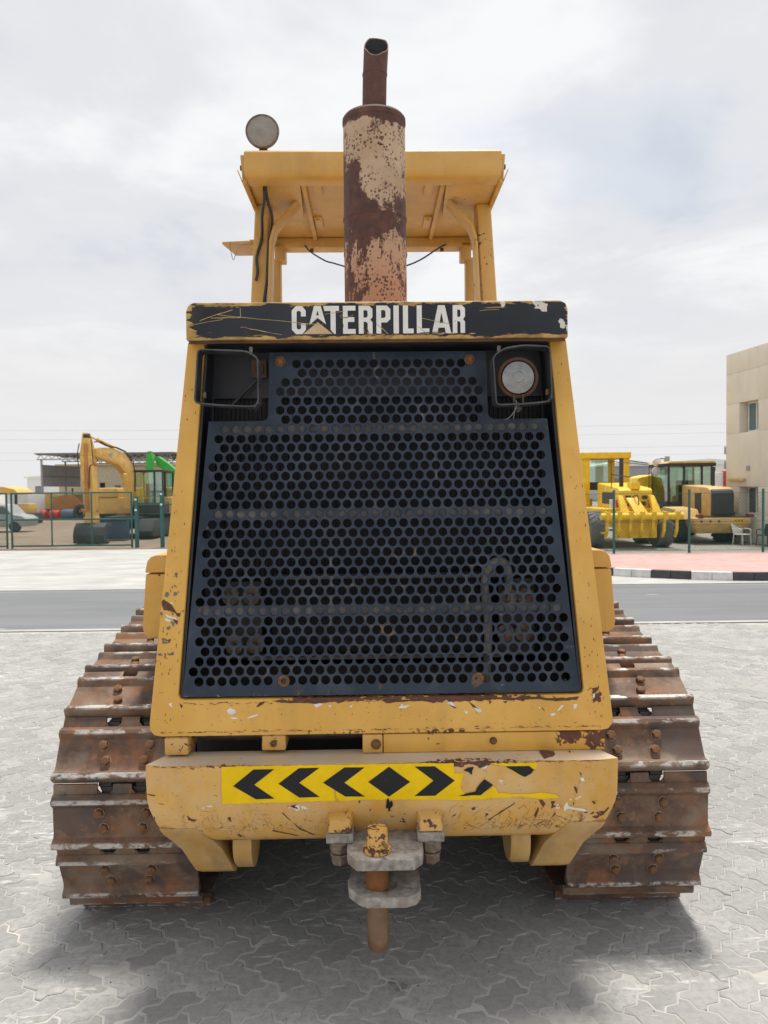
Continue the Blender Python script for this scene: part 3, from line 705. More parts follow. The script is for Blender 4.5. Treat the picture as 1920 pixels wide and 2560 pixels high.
b = MB(); b.lathe([(.0545, .003), (.050, -.004), (.035, -.011), (.018, -.0145), (.0165, -.0125), (.006, -.0135), (.0005, -.014)], (cx_, 2.43, cz_), 'y', 40, False); dp(b, 'lens', M['lens'], lamp, 0, 2, 20)
b = MB(); b.box(cx_ - .017, cx_ - .011, 2.42, 2.44, 1.775, 1.81); b.box(cx_ + .011, cx_ + .017, 2.42, 2.44, 1.775, 1.81); b.cyl((cx_, 2.43, 1.755), (cx_, 2.43, 1.785), .007, .007, 8); b.cyl((cx_, 2.43, 1.762), (cx_, 2.43, 1.77), .012, .012, 6); dp(b, 'bracket', M['darksteel'], lamp)
b = MB(); b.tube(smooth_path([(cx_ - .012, 2.44, 1.80), (cx_ - .008, 2.415, 1.785), (cx_ - .010, 2.41, 1.765), (cx_ - .024, 2.43, 1.742), (cx_ - .034, 2.47, 1.735)], 5), .0016, 6); b.tube(smooth_path([(cx_ - .008, 2.44, 1.80), (cx_ - .011, 2.42, 1.77), (cx_ - .013, 2.44, 1.735)], 5), .0012, 6); dp(b, 'wire', M['hose'], lamp)

# --- hood cap with the maker's name
b = MB(); b.prism(rrect(-.607, .607, 1.990, 2.112, .004, 2)[0:0] + [(.607, 1.993), (.6065, 2.085), (.600, 2.103), (.583, 2.112), (-.583, 2.112), (-.600, 2.103), (-.6065, 2.085), (-.607, 1.993)], 2.46, 2.80)
cap = dp(b, 'hood_cap', M['cap'], None, .006, 3)
b = MB(); b.box(-.600, .600, 2.468, 2.478, 1.9845, 1.9925); dp(b, 'cap_lip', M['rust'], cap)
LET = [
 [[(473,95),(490,77),(516,77),(531,95),(531,118),(511,118),(511,101),(506,96),(498,96),(493,101),(493,164),(498,169),(506,169),(511,164),(511,146),(531,146),(531,170),(516,188),(490,188),(473,170)]],
 [[(565,77),(593,77),(614,150),(580,124),(545,152)], [(579,95),(574,114),(585,114)]],
 [[(603,77),(668,77),(668,97),(654,97),(654,188),(648,188),(633,173),(633,97),(608,97)]],
 [[(684,77),(736,77),(736,96),(704,96),(704,122),(731,122),(731,141),(704,141),(704,169),(736,169),(736,188),(684,188)]],
 [[(749,77),(792,77),(806,90),(806,122),(797,133),(806,143),(806,188),(786,188),(786,147),(780,141),(769,141),(769,188),(749,188)], [(769,95),(769,124),(781,124),(786,119),(786,100),(781,95)]],
 [[(822,77),(866,77),(880,91),(880,130),(866,144),(842,144),(842,188),(822,188)], [(842,95),(842,126),(855,126),(860,121),(860,100),(855,95)]],
 [[(893,77),(915,77),(915,188),(893,188)]],
 [[(932,77),(953,77),(953,169),(976,169),(976,188),(932,188)]],
 [[(989,77),(1010,77),(1010,169),(1041,169),(1041,188),(989,188)]],
 [[(1077,77),(1105,77),(1131,188),(1109,188),(1105,166),(1079,166),(1074,188),(1052,188)], [(1091,105),(1083,148),(1100,148)]],
 [[(1138,77),(1176,77),(1189,90),(1189,122),(1181,133),(1189,143),(1189,188),(1170,188),(1170,147),(1165,141),(1157,141),(1157,188),(1138,188)], [(1157,95),(1157,124),(1166,124),(1170,119),(1170,100),(1166,95)]]]
def L3(x, y): return (-.272 + (x - 473) * .000768, 2.4592, 2.0985 - (y - 77) * .000795)
for g in LET: flat([g], L3, 'letter', M['letter'], cap, off=OFF)
flat([[[(580,141),(641,188),(519,188)]]], L3, 'triangle_mark', M['mark'], cap, off=OFF)

# --- engine hood, cowl, seat and rear body behind the guard
b = MB(); b.prism([(.565, .95), (.565, 2.03), (.53, 2.07), (-.53, 2.07), (-.565, 2.03), (-.565, .95)], 2.72, 4.05); dp(b, 'engine_hood', M['yellow'], None, .01)
b = MB(); b.box(-.626, .626, 2.57, 5.2, .46, .93); dp(b, 'belly_pan', M['dark'], None, .02)
b = MB(); b.box(-.60, .60, 4.05, 4.35, .9, 1.95); dp(b, 'dashboard', M['darksteel'], None, .03)
b = MB(); b.box(-.26, .26, 4.65, 5.0, 1.35, 1.50); b.box(-.26, .26, 4.95, 5.08, 1.5, 2.1); dp(b, 'seat', M['rubber'], None, .05, 3)
b = MB(); b.box(-.62, .62, 5.0, 5.7, .7, 1.9); dp(b, 'fuel_tank', M['yellow'], None, .06, 3)
for s in (-1, 1):
    b = MB(); b.box(min(s * .56, s * 1.02), max(s * .56, s * 1.02), 4.3, 5.6, 1.33, 1.40); dp(b, 'fender', M['yellow'], None, .01)
    # side box with its lid
    b = MB(); fr2 = [(s * (.62), .992), (s * .828, .992), (s * .846, 1.004), (s * .851, 1.03), (s * .836, 1.222), (s * .62, 1.222)]
    b.prism(fr2 if s > 0 else fr2[::-1], 2.75, 3.7); sb = dp(b, 'side_box', M['yellow'], None, .008)
    b = MB(); fr3 = [(s * (.62), 1.226), (s * .838, 1.226), (s * .829, 1.268), (s * .815, 1.284), (s * .795, 1.290), (s * .62, 1.290)]
    b.prism(fr3 if s > 0 else fr3[::-1], 2.746, 3.7); dp(b, 'lid', M['yellow'], sb, .008)
    b = MB(); b.cyl((s * .755, 2.745, 1.205), (s * .755, 2.735, 1.205), .01, .008, 8); dp(b, 'latch', M['rust'], sb)

# --- mounting blocks and cover plate between guard and bumper
def blk(x0, x1, z0, z1, y, name='mounting_block', mat='chipped'):
    b = MB(); b.box(x0, x1, y, y + .12, z0, z1); return dp(b, name, M[mat], None, .006)
blk(-.672, -.598, .703, .757, 2.355)
mb_ = blk(-.375, -.300, .708, .757, 2.37)
b = MB(); b.lathe([(.004, 0), (.010, 0), (.010, -.006), (.004, -.006)], (-.338, 2.37, .731), 'y', 12, False); dp(b, 'bolt_boss', M['rust'], mb_)
mb_ = blk(-.062, .001, .698, .757, 2.362)
b = MB(); b.cyl((-.02, 2.363, .727), (-.02, 2.358, .727), .016, .016, 16); b.hexbolt((-.02, 2.358, .727), (0, -1, 0), .0105, .01); dp(b, 'bolt', M['rustbolt'], mb_)
b = MB(); b.box(.003, .695, 2.366, 2.44, .697, .7565); cov = dp(b, 'cover_plate', M['cover'], None, .004)
b = MB(); b.cyl((.345, 2.367, .731), (.345, 2.362, .731), .0115, .0115, 16); b.hexbolt((.345, 2.362, .731), (0, -1, 0), .0085, .008); dp(b, 'bolt', M['rustbolt'], cov)
b = MB(); b.box(-.69, .69, 2.40, 2.55, .742, .757); b.box(-.60, .0, 2.50, 2.53, .70, .72); dp(b, 'guard_sill', M['darksteel'])
b = MB(); b.box(-.57, -.02, 2.47, 2.50, .715, .745); dp(b, 'front_rail', M['rust'])

# --- bumper (front cross member with angled ends)
lev = [(.6965, 2.28, .7115), (.655, 2.2795, .711), (.60, 2.2795, .709), (.565, 2.282, .704), (.535, 2.289, .694), (.505, 2.300, .684), (.478, 2.315, .672), (.454, 2.334, .659), (.435, 2.358, .646)]
leg = [(.40, 2.372, .629, .502), (.35, 2.392, .608, .484), (.315, 2.408, .594, .474), (.300, 2.43, .582, .470)]
b = MB(); NX = 24; vs = []; fs = []
for (z, y, hw) in lev:
    for i in range(NX + 1):
        t = -1 + 2 * i / NX; vs.append((t * hw, y + .012 * max(0, abs(t) - .93) / .07, z))
for r in range(len(lev) - 1):
    for i in range(NX): a = r * (NX + 1) + i; fs.append((a, a + 1, a + NX + 2, a + NX + 1))
nf = len(vs)
for r, (z, y, hw) in enumerate(lev):      # back wall
    for i in range(NX + 1):
        t = -1 + 2 * i / NX; hb = .66 if z > .6 else hw * .96; vs.append((t * min(hb, hw), 2.405, z))
for r in range(len(lev) - 1):
    for i in range(NX): a = nf + r * (NX + 1) + i; fs.append((a + NX + 1, a + NX + 2, a + 1, a))
for i in range(NX):
    fs.append((i, nf + i, nf + i + 1, i + 1)); a = (len(lev) - 1) * (NX + 1) + i; fs.append((a + 1, nf + a + 1, nf + a, a))
for r in range(len(lev) - 1):
    a = r * (NX + 1); c_ = (r + 1) * (NX + 1); fs.append((a, c_, nf + c_, nf + a)); a += NX; c_ += NX; fs.append((c_, a, nf + a, nf + c_))
b.add(vs, fs)
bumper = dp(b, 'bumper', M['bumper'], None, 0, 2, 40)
for s in (-1, 1):
    b = MB(); rings = [(.498, 2.3015, .681, .565), (.47, 2.318, .668, .545), (.44, 2.342, .650, .522)] + leg; vs = []
    for z, y, xo, xi in rings: vs += [(s * xi, y, z), (s * xo, y, z), (s * xo * .99, 2.55, z), (s * xi, 2.55, z)]
    n = len(rings); fs = [(3, 2, 1, 0), tuple(range(4 * n - 4, 4 * n))]
    for r in range(n - 1):
        for k in range(4): fs.append((4 * r + k, 4 * r + (k + 1) % 4, 4 * r + 4 + (k + 1) % 4, 4 * r + 4 + k))
    b.add(vs, fs); dp(b, 'end_leg', M['leg'], bumper, .006)
    b = MB(); b.lathe([(.03, -.035), (.095, -.035), (.102, -.025), (.102, .025), (.03, .035)], (s * .437, 2.475, .405), 'x', 28); dp(b, 'trunnion', M['leg'], bumper)
STICK = [(-0.481, 0.58), (-0.482, 0.694), (-0.018, 0.694), (0.213, 0.694), (0.214, 0.663), (0.244, 0.664), (0.238, 0.648), (0.232, 0.628), (0.238, 0.608), (0.257, 0.598), (0.277, 0.598), (0.317, 0.612), (0.332, 0.621), (0.346, 0.601), (0.415, 0.596), (0.475, 0.6), (0.52, 0.593), (0.531, 0.583), (0.475, 0.58), (0.415, 0.589), (0.326, 0.584), (0.257, 0.58), (0.129, 0.584), (-0.019, 0.586)]
TORN = [(0.322, 0.69), (0.465, 0.692), (0.463, 0.679), (0.453, 0.669), (0.426, 0.646), (0.401, 0.656), (0.366, 0.681)]
CH = [[(-0.448, 0.635), (-0.387, 0.684), (-0.325, 0.684), (-0.385, 0.638), (-0.325, 0.595), (-0.381, 0.594)], [(-0.313, 0.64), (-0.251, 0.686), (-0.19, 0.686), (-0.251, 0.642), (-0.19, 0.598), (-0.251, 0.597)],
 [(-0.18, 0.641), (-0.115, 0.686), (-0.055, 0.685), (-0.116, 0.64), (-0.055, 0.597), (-0.114, 0.598)], [(-0.045, 0.641), (0.018, 0.686), (0.081, 0.639), (0.017, 0.595)],
 [(0.095, 0.685), (0.155, 0.685), (0.215, 0.641), (0.156, 0.596), (0.094, 0.596), (0.151, 0.642)], [(0.242, 0.672), (0.256, .679), (0.273, 0.682), (0.268, .668), (0.266, 0.657), (.258, .666)],
 [(0.227, 0.594), (0.262, .604), (0.277, 0.605), (0.282, .618), (0.289, 0.627), (0.304, 0.644), (0.331, 0.626), (0.292, 0.595)], [(0.367, 0.681), (0.438, 0.681), (0.453, 0.669), (0.445, .658), (0.426, 0.648)]]
def bumper_y(x, z):
    y = lev[-1][1]
    for (z0, y0, h0), (z1, y1, h1) in zip(lev, lev[1:]):
        if z0 >= z >= z1: y = y0 + (y1 - y0) * (z0 - z) / (z0 - z1)
    hw = .711 if z > .6 else .69
    return y + .012 * max(0, abs(x) / hw - .93) / .07
def rag(P, amp=.0022):
    o = []
    for i in range(len(P)):
        a = Vector(P[i]); c_ = Vector(P[(i + 1) % len(P)]); n = max(1, int((c_ - a).length / .012))
        for k in range(n):
            q = a.lerp(c_, k / n); o.append((q.x + random.uniform(-amp, amp), q.y + random.uniform(-amp, amp)))
    return o
def S3(x, z): return (x, bumper_y(x, z) - .0016, z)
def S4(x, z): return (x, bumper_y(x, z) - .0026, z)
tape = flat([[rag(STICK, .0012)]], S3, 'warning_tape', M['tape'], bumper, off=OFF)
tape2 = flat([[rag(TORN, .0018)]], S3, 'warning_tape_scrap', M['tape'], bumper, off=OFF)
for i, c_ in enumerate(CH): flat([[c_ if i < 5 else rag(c_, .001)]], S4, 'chevron', M['tapeblack'], bumper, off=OFF)
sp_ = [(0.018 + r_ * math.cos(a) * .8, .588 - .02 + r_ * math.sin(a) * 1.6) for a, r_ in [(i * math.pi / 7, random.uniform(.006, .018)) for i in range(14)]]
flat([[sp_]], S4, 'black_smear', M['tapeblack'], bumper, off=OFF)

# --- paint loss, scuffs and scratches with shapes of their own
RUST_G = [[(-0.689,1.171),(-0.683,1.177),(-0.675,1.173),(-0.666,1.167),(-0.656,1.159),(-0.648,1.149),(-0.64,1.137),(-0.63,1.134),(-0.626,1.146),(-0.626,1.137),(-0.631,1.123),(-0.639,1.125),(-0.644,1.134),(-0.653,1.14),(-0.674,1.145),(-0.682,1.143),(-0.685,1.158)],[(-0.654,1.117),(-0.64,1.118),(-0.635,1.11),(-0.637,1.098),(-0.644,1.105)],[(-0.702,1.256),(-0.696,1.257),(-0.693,1.249),(-0.698,1.249)],[(-0.631,1.268),(-0.625,1.265),(-0.628,1.262)],[(-0.621,1.144),(-0.617,1.143),(-0.619,1.134)],[(-0.391,0.847),(-0.381,0.859),(-0.364,0.863),(-0.367,0.855),(-0.385,0.845)],[(-0.343,0.864),(-0.313,0.866),(-0.277,0.862),(-0.232,0.864),(-0.196,0.866),(-0.176,0.863),(-0.2,0.854),(-0.212,0.853),(-0.257,0.857),(-0.297,0.856),(-0.329,0.86)],[(-0.51,0.862),(-0.478,0.864),(-0.476,0.86),(-0.502,0.859)],[(-0.628,0.861),(-0.616,0.853),(-0.62,0.845)],[(-0.001,0.862),(0.032,0.864),(0.078,0.86),(0.12,0.863),(0.148,0.867),(0.181,0.859),(0.162,0.85),(0.125,0.856),(0.055,0.855),(0.013,0.851)],[(0.246,0.865),(0.284,0.869),(0.34,0.866),(0.405,0.863),(0.475,0.865),(0.527,0.859),(0.564,0.859),(0.616,0.862),(0.607,0.853),(0.545,0.851),(0.48,0.857),(0.405,0.855),(0.339,0.859),(0.283,0.86)],[(0.655,0.886),(0.667,0.89),(0.68,0.89),(0.673,0.881),(0.666,0.872),(0.654,0.87),(0.659,0.879)],[(0.201,0.852),(0.218,0.843),(0.234,0.835),(0.227,0.834),(0.213,0.841)],[(0.267,0.854),(0.283,0.842),(0.306,0.831),(0.301,0.83),(0.283,0.836)],[(0.332,0.855),(0.342,0.852),(0.334,0.844)],[(0.377,0.852),(0.391,0.853),(0.386,0.846)]]
WHITE_G = [[(-0.674,1.131),(-0.658,1.125),(-0.643,1.121),(-0.636,1.113),(-0.653,1.117),(-0.673,1.125)],[(-0.679,1.117),(-0.669,1.118),(-0.654,1.11),(-0.666,1.109),(-0.676,1.112)],[(-0.666,1.171),(-0.656,1.168),(-0.653,1.161)],[(-0.482,0.837),(-0.472,0.844),(-0.453,0.839),(-0.452,0.829),(-0.466,0.823),(-0.476,0.827)],[(-0.468,0.817),(-0.445,0.815),(-0.449,0.811),(-0.465,0.81)],[(-0.417,0.815),(-0.383,0.826),(-0.385,0.82),(-0.413,0.81)],[(-0.212,0.85),(-0.196,0.854),(-0.182,0.85),(-0.204,0.842)],[(-0.103,0.843),(-0.089,0.848),(-0.095,0.839)],[(-0.167,0.846),(-0.156,0.849),(-0.16,0.84)],[(0.199,0.848),(0.218,0.853),(0.227,0.841),(0.234,0.836),(0.213,0.839)],[(0.254,0.824),(0.267,0.821),(0.264,0.815)],[(0.05,0.835),(0.062,0.85),(0.066,0.843),(0.085,0.845),(0.073,0.836)],[(0.283,0.84),(0.306,0.833),(0.31,0.821),(0.299,0.819)],[(0.52,0.809),(0.535,0.815),(0.541,0.811),(0.527,0.806)],[(0.544,0.822),(0.561,0.839),(0.568,0.837),(0.551,0.82)],[(0.597,0.839),(0.608,0.841),(0.606,0.828),(0.597,0.827)],[(0.487,0.834),(0.494,0.832),(0.491,0.828)],[(0.659,0.87),(0.666,0.872),(0.664,0.859),(0.659,0.861)]]
GREY_G = [[(-0.65,1.259),(-0.645,1.259),(-0.64,1.251),(-0.64,1.242),(-0.646,1.246)],[(-0.659,1.219),(-0.653,1.217),(-0.655,1.209),(-0.657,1.21)],[(-0.652,1.224),(-0.64,1.216),(-0.642,1.213),(-0.65,1.219)],[(-0.674,1.202),(-0.666,1.2),(-0.663,1.19),(-0.672,1.182),(-0.679,1.189)],[(-0.649,1.199),(-0.641,1.201),(-0.64,1.191),(-0.652,1.186)],[(-0.658,1.109),(-0.648,1.109),(-0.647,1.096),(-0.654,1.094)],[(-0.672,1.089),(-0.662,1.097),(-0.658,1.091),(-0.667,1.083)],[(-0.672,1.071),(-0.667,1.075),(-0.669,1.066)],[(-0.687,1.062),(-0.675,1.048),(-0.656,1.044),(-0.673,1.042),(-0.685,1.043),(-0.682,1.051)],[(-0.691,1.139),(-0.683,1.137),(-0.684,1.131),(-0.692,1.13)],[(-0.656,1.137),(-0.65,1.136),(-0.649,1.127),(-0.655,1.129)],[(-0.697,1.009),(-0.688,1.013),(-0.682,1.006),(-0.693,1.005)],[(-0.68,1.008),(-0.672,1.012),(-0.669,1.005)],[(-0.666,1.01),(-0.657,1.011),(-0.646,1.017),(-0.649,1.007),(-0.662,1.005)]]
RUST_B = [[(-0.709,0.611),(-0.68,0.609),(-0.685,0.604),(-0.704,0.607)],[(-0.467,0.535),(-0.459,0.537),(-0.46,0.525),(-0.455,0.52),(-0.464,0.524)],[(-0.589,0.545),(-0.579,0.533),(-0.56,0.529),(-0.57,0.523),(-0.587,0.529)],[(-0.306,0.549),(-0.301,0.548),(-0.279,0.522),(-0.281,0.519)],[(-0.279,0.517),(-0.25,0.489),(-0.209,0.461),(-0.214,0.46),(-0.255,0.488)],[(-0.278,0.571),(-0.261,0.574),(-0.257,0.559),(-0.271,0.564)],[(-0.075,0.585),(-0.067,0.582),(-0.073,0.575)],[(-0.043,0.554),(-0.038,0.557),(-0.039,0.548)],[(-0.696,0.542),(-0.689,0.537),(-0.689,0.525)],[(-0.316,0.505),(-0.306,0.506),(-0.309,0.502)],[(-0.338,0.486),(-0.26,0.459),(-0.265,0.457),(-0.336,0.48)],[(0.629,0.569),(0.654,0.573),(0.682,0.583),(0.681,0.566),(0.654,0.565),(0.634,0.561)],[(0.467,0.579),(0.48,0.577),(0.488,0.564),(0.482,0.551),(0.475,0.564)],[(0.504,0.571),(0.519,0.571),(0.512,0.561),(0.522,0.554),(0.505,0.547),(0.509,0.558)],[(0.455,0.524),(0.467,0.554),(0.47,0.544),(0.462,0.517)],[(0.316,0.512),(0.355,0.541),(0.398,0.571),(0.395,0.566),(0.36,0.54),(0.321,0.511)],[(0.205,0.524),(0.22,0.537),(0.216,0.527)],[(0.264,0.553),(0.277,0.558),(0.275,0.548),(0.269,0.546)],[(0.574,0.617),(0.58,0.615),(0.585,0.596),(0.58,0.597)],[(0.577,0.7),(0.582,0.697),(0.585,0.682),(0.58,0.684)],[(0.592,0.658),(0.598,0.656),(0.597,0.644)],[(0.485,0.701),(0.532,0.698),(0.525,0.693),(0.51,0.694),(0.5,0.691),(0.488,0.695)],[(0.594,0.642),(0.574,0.57),(0.576,0.555),(0.572,0.562)],[(0.633,0.516),(0.658,0.518),(0.693,0.56),(0.698,0.552),(0.673,0.525),(0.648,0.508)],[(0.282,0.693),(0.302,0.695),(0.309,0.682),(0.297,0.675),(0.285,0.68)]]
WHITE_B = [[(-0.53,0.574),(-0.517,0.578),(-0.508,0.574),(-0.52,0.57)],[(-0.542,0.569),(-0.536,0.572),(-0.537,0.564)],[(-0.264,0.571),(-0.251,0.573),(-0.253,0.556),(-0.261,0.558)],[(-0.248,0.568),(-0.239,0.571),(-0.242,0.558)],[(-0.286,0.567),(-0.278,0.569),(-0.281,0.563)],[(0.592,0.642),(0.602,0.643),(0.608,0.631),(0.597,0.632)],[(0.29,0.682),(0.302,0.686),(0.313,0.683),(0.307,0.675),(0.295,0.676)],[(0.544,0.553),(0.554,0.57),(0.559,0.555),(0.616,0.541),(0.614,0.535),(0.556,0.547),(0.546,0.537)],[(0.345,0.641),(0.359,0.639),(0.356,0.629)],[(0.698,0.587),(0.711,0.592),(0.71,0.58)]]
def G3(x, z): return (x, Vz(z) - .0009, z)
def ragm(L, a): return [[rag(q, a)] for q in L]
for nm, L, mt in (('rust_patch', RUST_G, 'rustflat'), ('white_scuff', WHITE_G, 'scuff'), ('grey_scuff', GREY_G, 'greyscuff')):
    for q in L: flat([[rag(q, .0014)]], G3, nm, M[mt], guard, off=OFF)
for nm, L, mt in (('rust_patch', RUST_B, 'rustflat'), ('white_scuff', WHITE_B, 'scuff')):
    for q in L: flat([[rag(q, .0012)]], lambda x, z: (x, bumper_y(x, z) - .0012, z), nm, M[mt], bumper, off=OFF)
rs = random.Random(11)
def strokes(n, fx, fz, L0, L1, wd, ang, name, mt, par, to3):
    P = []
    for _ in range(n):
        x = fx(); z = fz(); l = rs.uniform(L0, L1); a = ang(); w = rs.uniform(.4, 1) * wd; dx, dz = math.cos(a) * l / 2, math.sin(a) * l / 2; nx, nz = -math.sin(a) * w, math.cos(a) * w; k = rs.uniform(-.25, .25) * l
        P.append([[(x - dx, z - dz), (x + nx * .8 + nz * k * 0, z + nz * .8), (x + dx, z + dz), (x - nx * .5, z - nz * .5)]])
    o = flat(P, to3, name, M[mt], par, off=OFF); o['kind'] = 'stuff'; return o
B3 = lambda x, z: (x, bumper_y(x, z) - .0010, z)
clampb = lambda x, z: abs(x) < .62
strokes(230, lambda: min(.60, max(.15, rs.gauss(.46, .13))), lambda: max(.470, min(.60, .475 + abs(rs.gauss(0, .04)))), .012, .05, .0010, lambda: rs.choice((rs.uniform(.3, .9), rs.uniform(1.0, 1.5), rs.uniform(2.3, 2.9))), 'scratch_marks', 'scratch', bumper, B3)
strokes(150, lambda: max(-.60, min(-.05, rs.gauss(-.42, .16))), lambda: max(.470, min(.62, .478 + abs(rs.gauss(0, .035)))), .008, .035, .0009, lambda: rs.uniform(0, 3.14), 'scratch_marks', 'scratch', bumper, B3)
strokes(160, lambda: rs.uniform(-.68, .68), lambda: rs.uniform(.48, .69), .002, .007, .0016, lambda: rs.uniform(0, 3.14), 'chip_marks', 'rustflat', bumper, B3)
strokes(46, lambda: rs.uniform(-.66, .66), lambda: rs.uniform(.52, .69), .003, .009, .0012, lambda: rs.uniform(0, 3.14), 'pale_marks', 'scuff', bumper, B3)
strokes(150, lambda: rs.uniform(-.69, .69), lambda: .7705 + abs(rs.gauss(0, .003)), .004, .022, .0016, lambda: rs.gauss(0, .08), 'edge_chips', 'rustflat', guard, G3)
strokes(110, lambda: rs.uniform(-.61, .61), lambda: .861 - abs(rs.gauss(0, .003)), .004, .020, .0016, lambda: rs.gauss(0, .08), 'edge_chips', 'rustflat', guard, G3)
strokes(170, lambda: rs.uniform(-.69, .69), lambda: .6945 - abs(rs.gauss(0, .0018)), .004, .025, .0014, lambda: rs.gauss(0, .05), 'edge_chips', 'rustflat', bumper, B3)
strokes(110, lambda: rs.uniform(-.70, .70), lambda: rs.uniform(.768, .862), .002, .010, .0014, lambda: rs.uniform(0, 3.14), 'chip_marks', 'rustflat', guard, G3)
def post_x():
    return None
P = []
for _ in range(90):
    z = .80 + 1.15 * rs.random() ** 1.6; sd_ = rs.choice((-1, 1)); x = sd_ * ((.632 + (.563 - .632) * (z - .885) / 1.115) + rs.random() * .055 + .008); l = rs.uniform(.002, .008); w = rs.uniform(.6, 1.6) * .001; P.append([[(x - w, z), (x, z + l), (x + w, z + l * .3), (x, z - l * .6)]])
o = flat(P, G3, 'chip_marks', M['rustflat'], guard, off=OFF); o['kind'] = 'stuff'
C3 = lambda x, y: (L3(x, y)[0], 2.4585, L3(x, y)[2])
for q in ([(672,118),(690,106),(722,98),(757,87),(760,104),(728,112),(700,124),(676,124)], [(750,96),(762,100),(775,140),(792,190),(782,200),(768,165),(756,125)], [(882,186),(905,180),(908,190),(890,196)]): flat([[rag(q, 1.6)]], C3, 'paint_tear', M['tearyellow'], cap, off=OFF)
P = []
for L in ([(95,132),(165,108),(262,119),(420,134),(600,152)], [(300,166),(365,178),(432,190)], [(262,160),(275,158),(300,166)], [(140,122),(262,121)], [(992,160),(1040,196)], [(822,150),(870,190)], [(610,110),(690,98)], [(1010,128),(1128,152)], [(60,150),(190,128)], [(165,108),(230,90)], [(262,84),(263,121)], [(1250,100),(1330,96)], [(500,150),(540,152)]):
    for a, c_ in zip(L, L[1:]):
        a = Vector(a); c_ = Vector(c_); d = (c_ - a).normalized(); n_ = Vector((-d.y, d.x)); w = rs.uniform(.7, 1.4); m1 = a.lerp(c_, .5) + n_ * rs.uniform(-2, 2)
        P.append([[tuple(a + n_ * w), tuple(m1 + n_ * w), tuple(c_ + n_ * w), tuple(c_ - n_ * w), tuple(m1 - n_ * w), tuple(a - n_ * w)]])
o = flat(P, C3, 'scratch_marks', M['tearyellow'], cap, off=OFF); o['kind'] = 'stuff'

# --- towing hitch and pin
for s, x in ((-1, -.130), (1, .139)):
    b = MB(); b.hexa([(x - .036, 2.235, .505), (x + .036, 2.235, .505), (x + .042, 2.34, .505), (x - .042, 2.34, .505), (x - .032, 2.245, .540), (x + .032, 2.245, .540), (x + .042, 2.32, .556), (x - .042, 2.32, .556)]); dp(b, 'hitch_block', M['chipped'], None, .006)
    b = MB(); b.box(x - .040, x + .040, 2.232, 2.40, .476, .5035); hp = dp(b, 'hitch_lug', M['hitchsteel'], None, .004)
    b = MB(); b.cyl((x + s * .003, 2.258, .477), (x + s * .003, 2.258, .468), .031, .031, 20); b.hexbolt((x + s * .003, 2.258, .469), (0, 0, -1), .029, .031); b.cyl((x + s * .003, 2.258, .439), (x + s * .003, 2.258, .433), .027, .027, 18); b.hexbolt((x + s * .003, 2.258, .434), (0, 0, -1), .0245, .030); dp(b, 'nut', M['nut'], hp, .0015)
b = MB(); b.prism([(-.108, 2.40), (-.108, 2.20), (-.104, 2.172), (-.078, 2.128), (.083, 2.128), (.110, 2.162), (.114, 2.20), (.114, 2.40)], .4755, .4445, 'z'); dp(b, 'hitch_plate', M['hitchsteel'], None, .003)
# lower plate with a hole for the pin
px_, py_ = -.020, 2.185
po = [(-.100, 2.36), (-.100, 2.24), (-.107, 2.225), (-.102, 2.18), (-.072, 2.137), (-.05, 2.122), (.060, 2.122), (.090, 2.137), (.104, 2.165), (.104, 2.36)]
ho = [(px_ + .010 + (.047 if math.cos(a) > 0 else .041) * math.cos(a), py_ + .006 + .037 * math.sin(a)) for a in [2 * math.pi * i / 20 for i in range(20)]]
allp = po + ho; tri = geometry.tessellate_polygon([[Vector((x, y, 0)) for x, y in po], [Vector((x, y, 0)) for x, y in ho]]); n = len(allp)
fs = [tuple(t) for t in tri] + [tuple(i + n for i in t) for t in tri] + [(i, (i + 1) % len(po), n + (i + 1) % len(po), n + i) for i in range(len(po))] + [(len(po) + i, len(po) + (i + 1) % 20, n + len(po) + (i + 1) % 20, n + len(po) + i) for i in range(20)]
b = MB(); b.add([(x, y, .372) for x, y in allp] + [(x, y, .342) for x, y in allp], fs); dp(b, 'hitch_plate', M['hitchsteel'], None, .0025)
b = MB(); b.box(-.094, .098, 2.31, 2.345, .373, .447); dp(b, 'hitch_web', M['hitchsteel'], None, .003)
b = MB(); b.lathe([(.030, .452), (.0315, .40), (.0315, .372), (.031, .22), (.029, .197), (.024, .190), (.003, .189)], (px_, py_, 0), 'z', 28); pin = dp(b, 'hitch_pin', [M['pinsteel']], None)
b = MB(); b.lathe([(.031, .446), (.0312, .373)], (px_, py_, 0), 'z', 28, False)
b = MB(); b.lathe([(.0318, .4465), (.0318, .373)], (px_, py_, 0), 'z', 28, False); dp(b, 'pin_middle', M['rustorange'], pin)
b = MB(); b.lathe([(.041, .476), (.041, .486), (.0385, .489), (.0315, .4895), (.0307, .4915), (.0303, .541), (.0285, .544), (.003, .5443)], (px_, py_, 0), 'z', 30); dp(b, 'pin_collar', M['chipped'], pin)
b = MB(); b.cyl((px_ + .015, py_ - .02, .512), (px_ + .026, py_ - .048, .507), .0055, .0055, 10); dp(b, 'cross_pin', M['pinsteel'], pin)

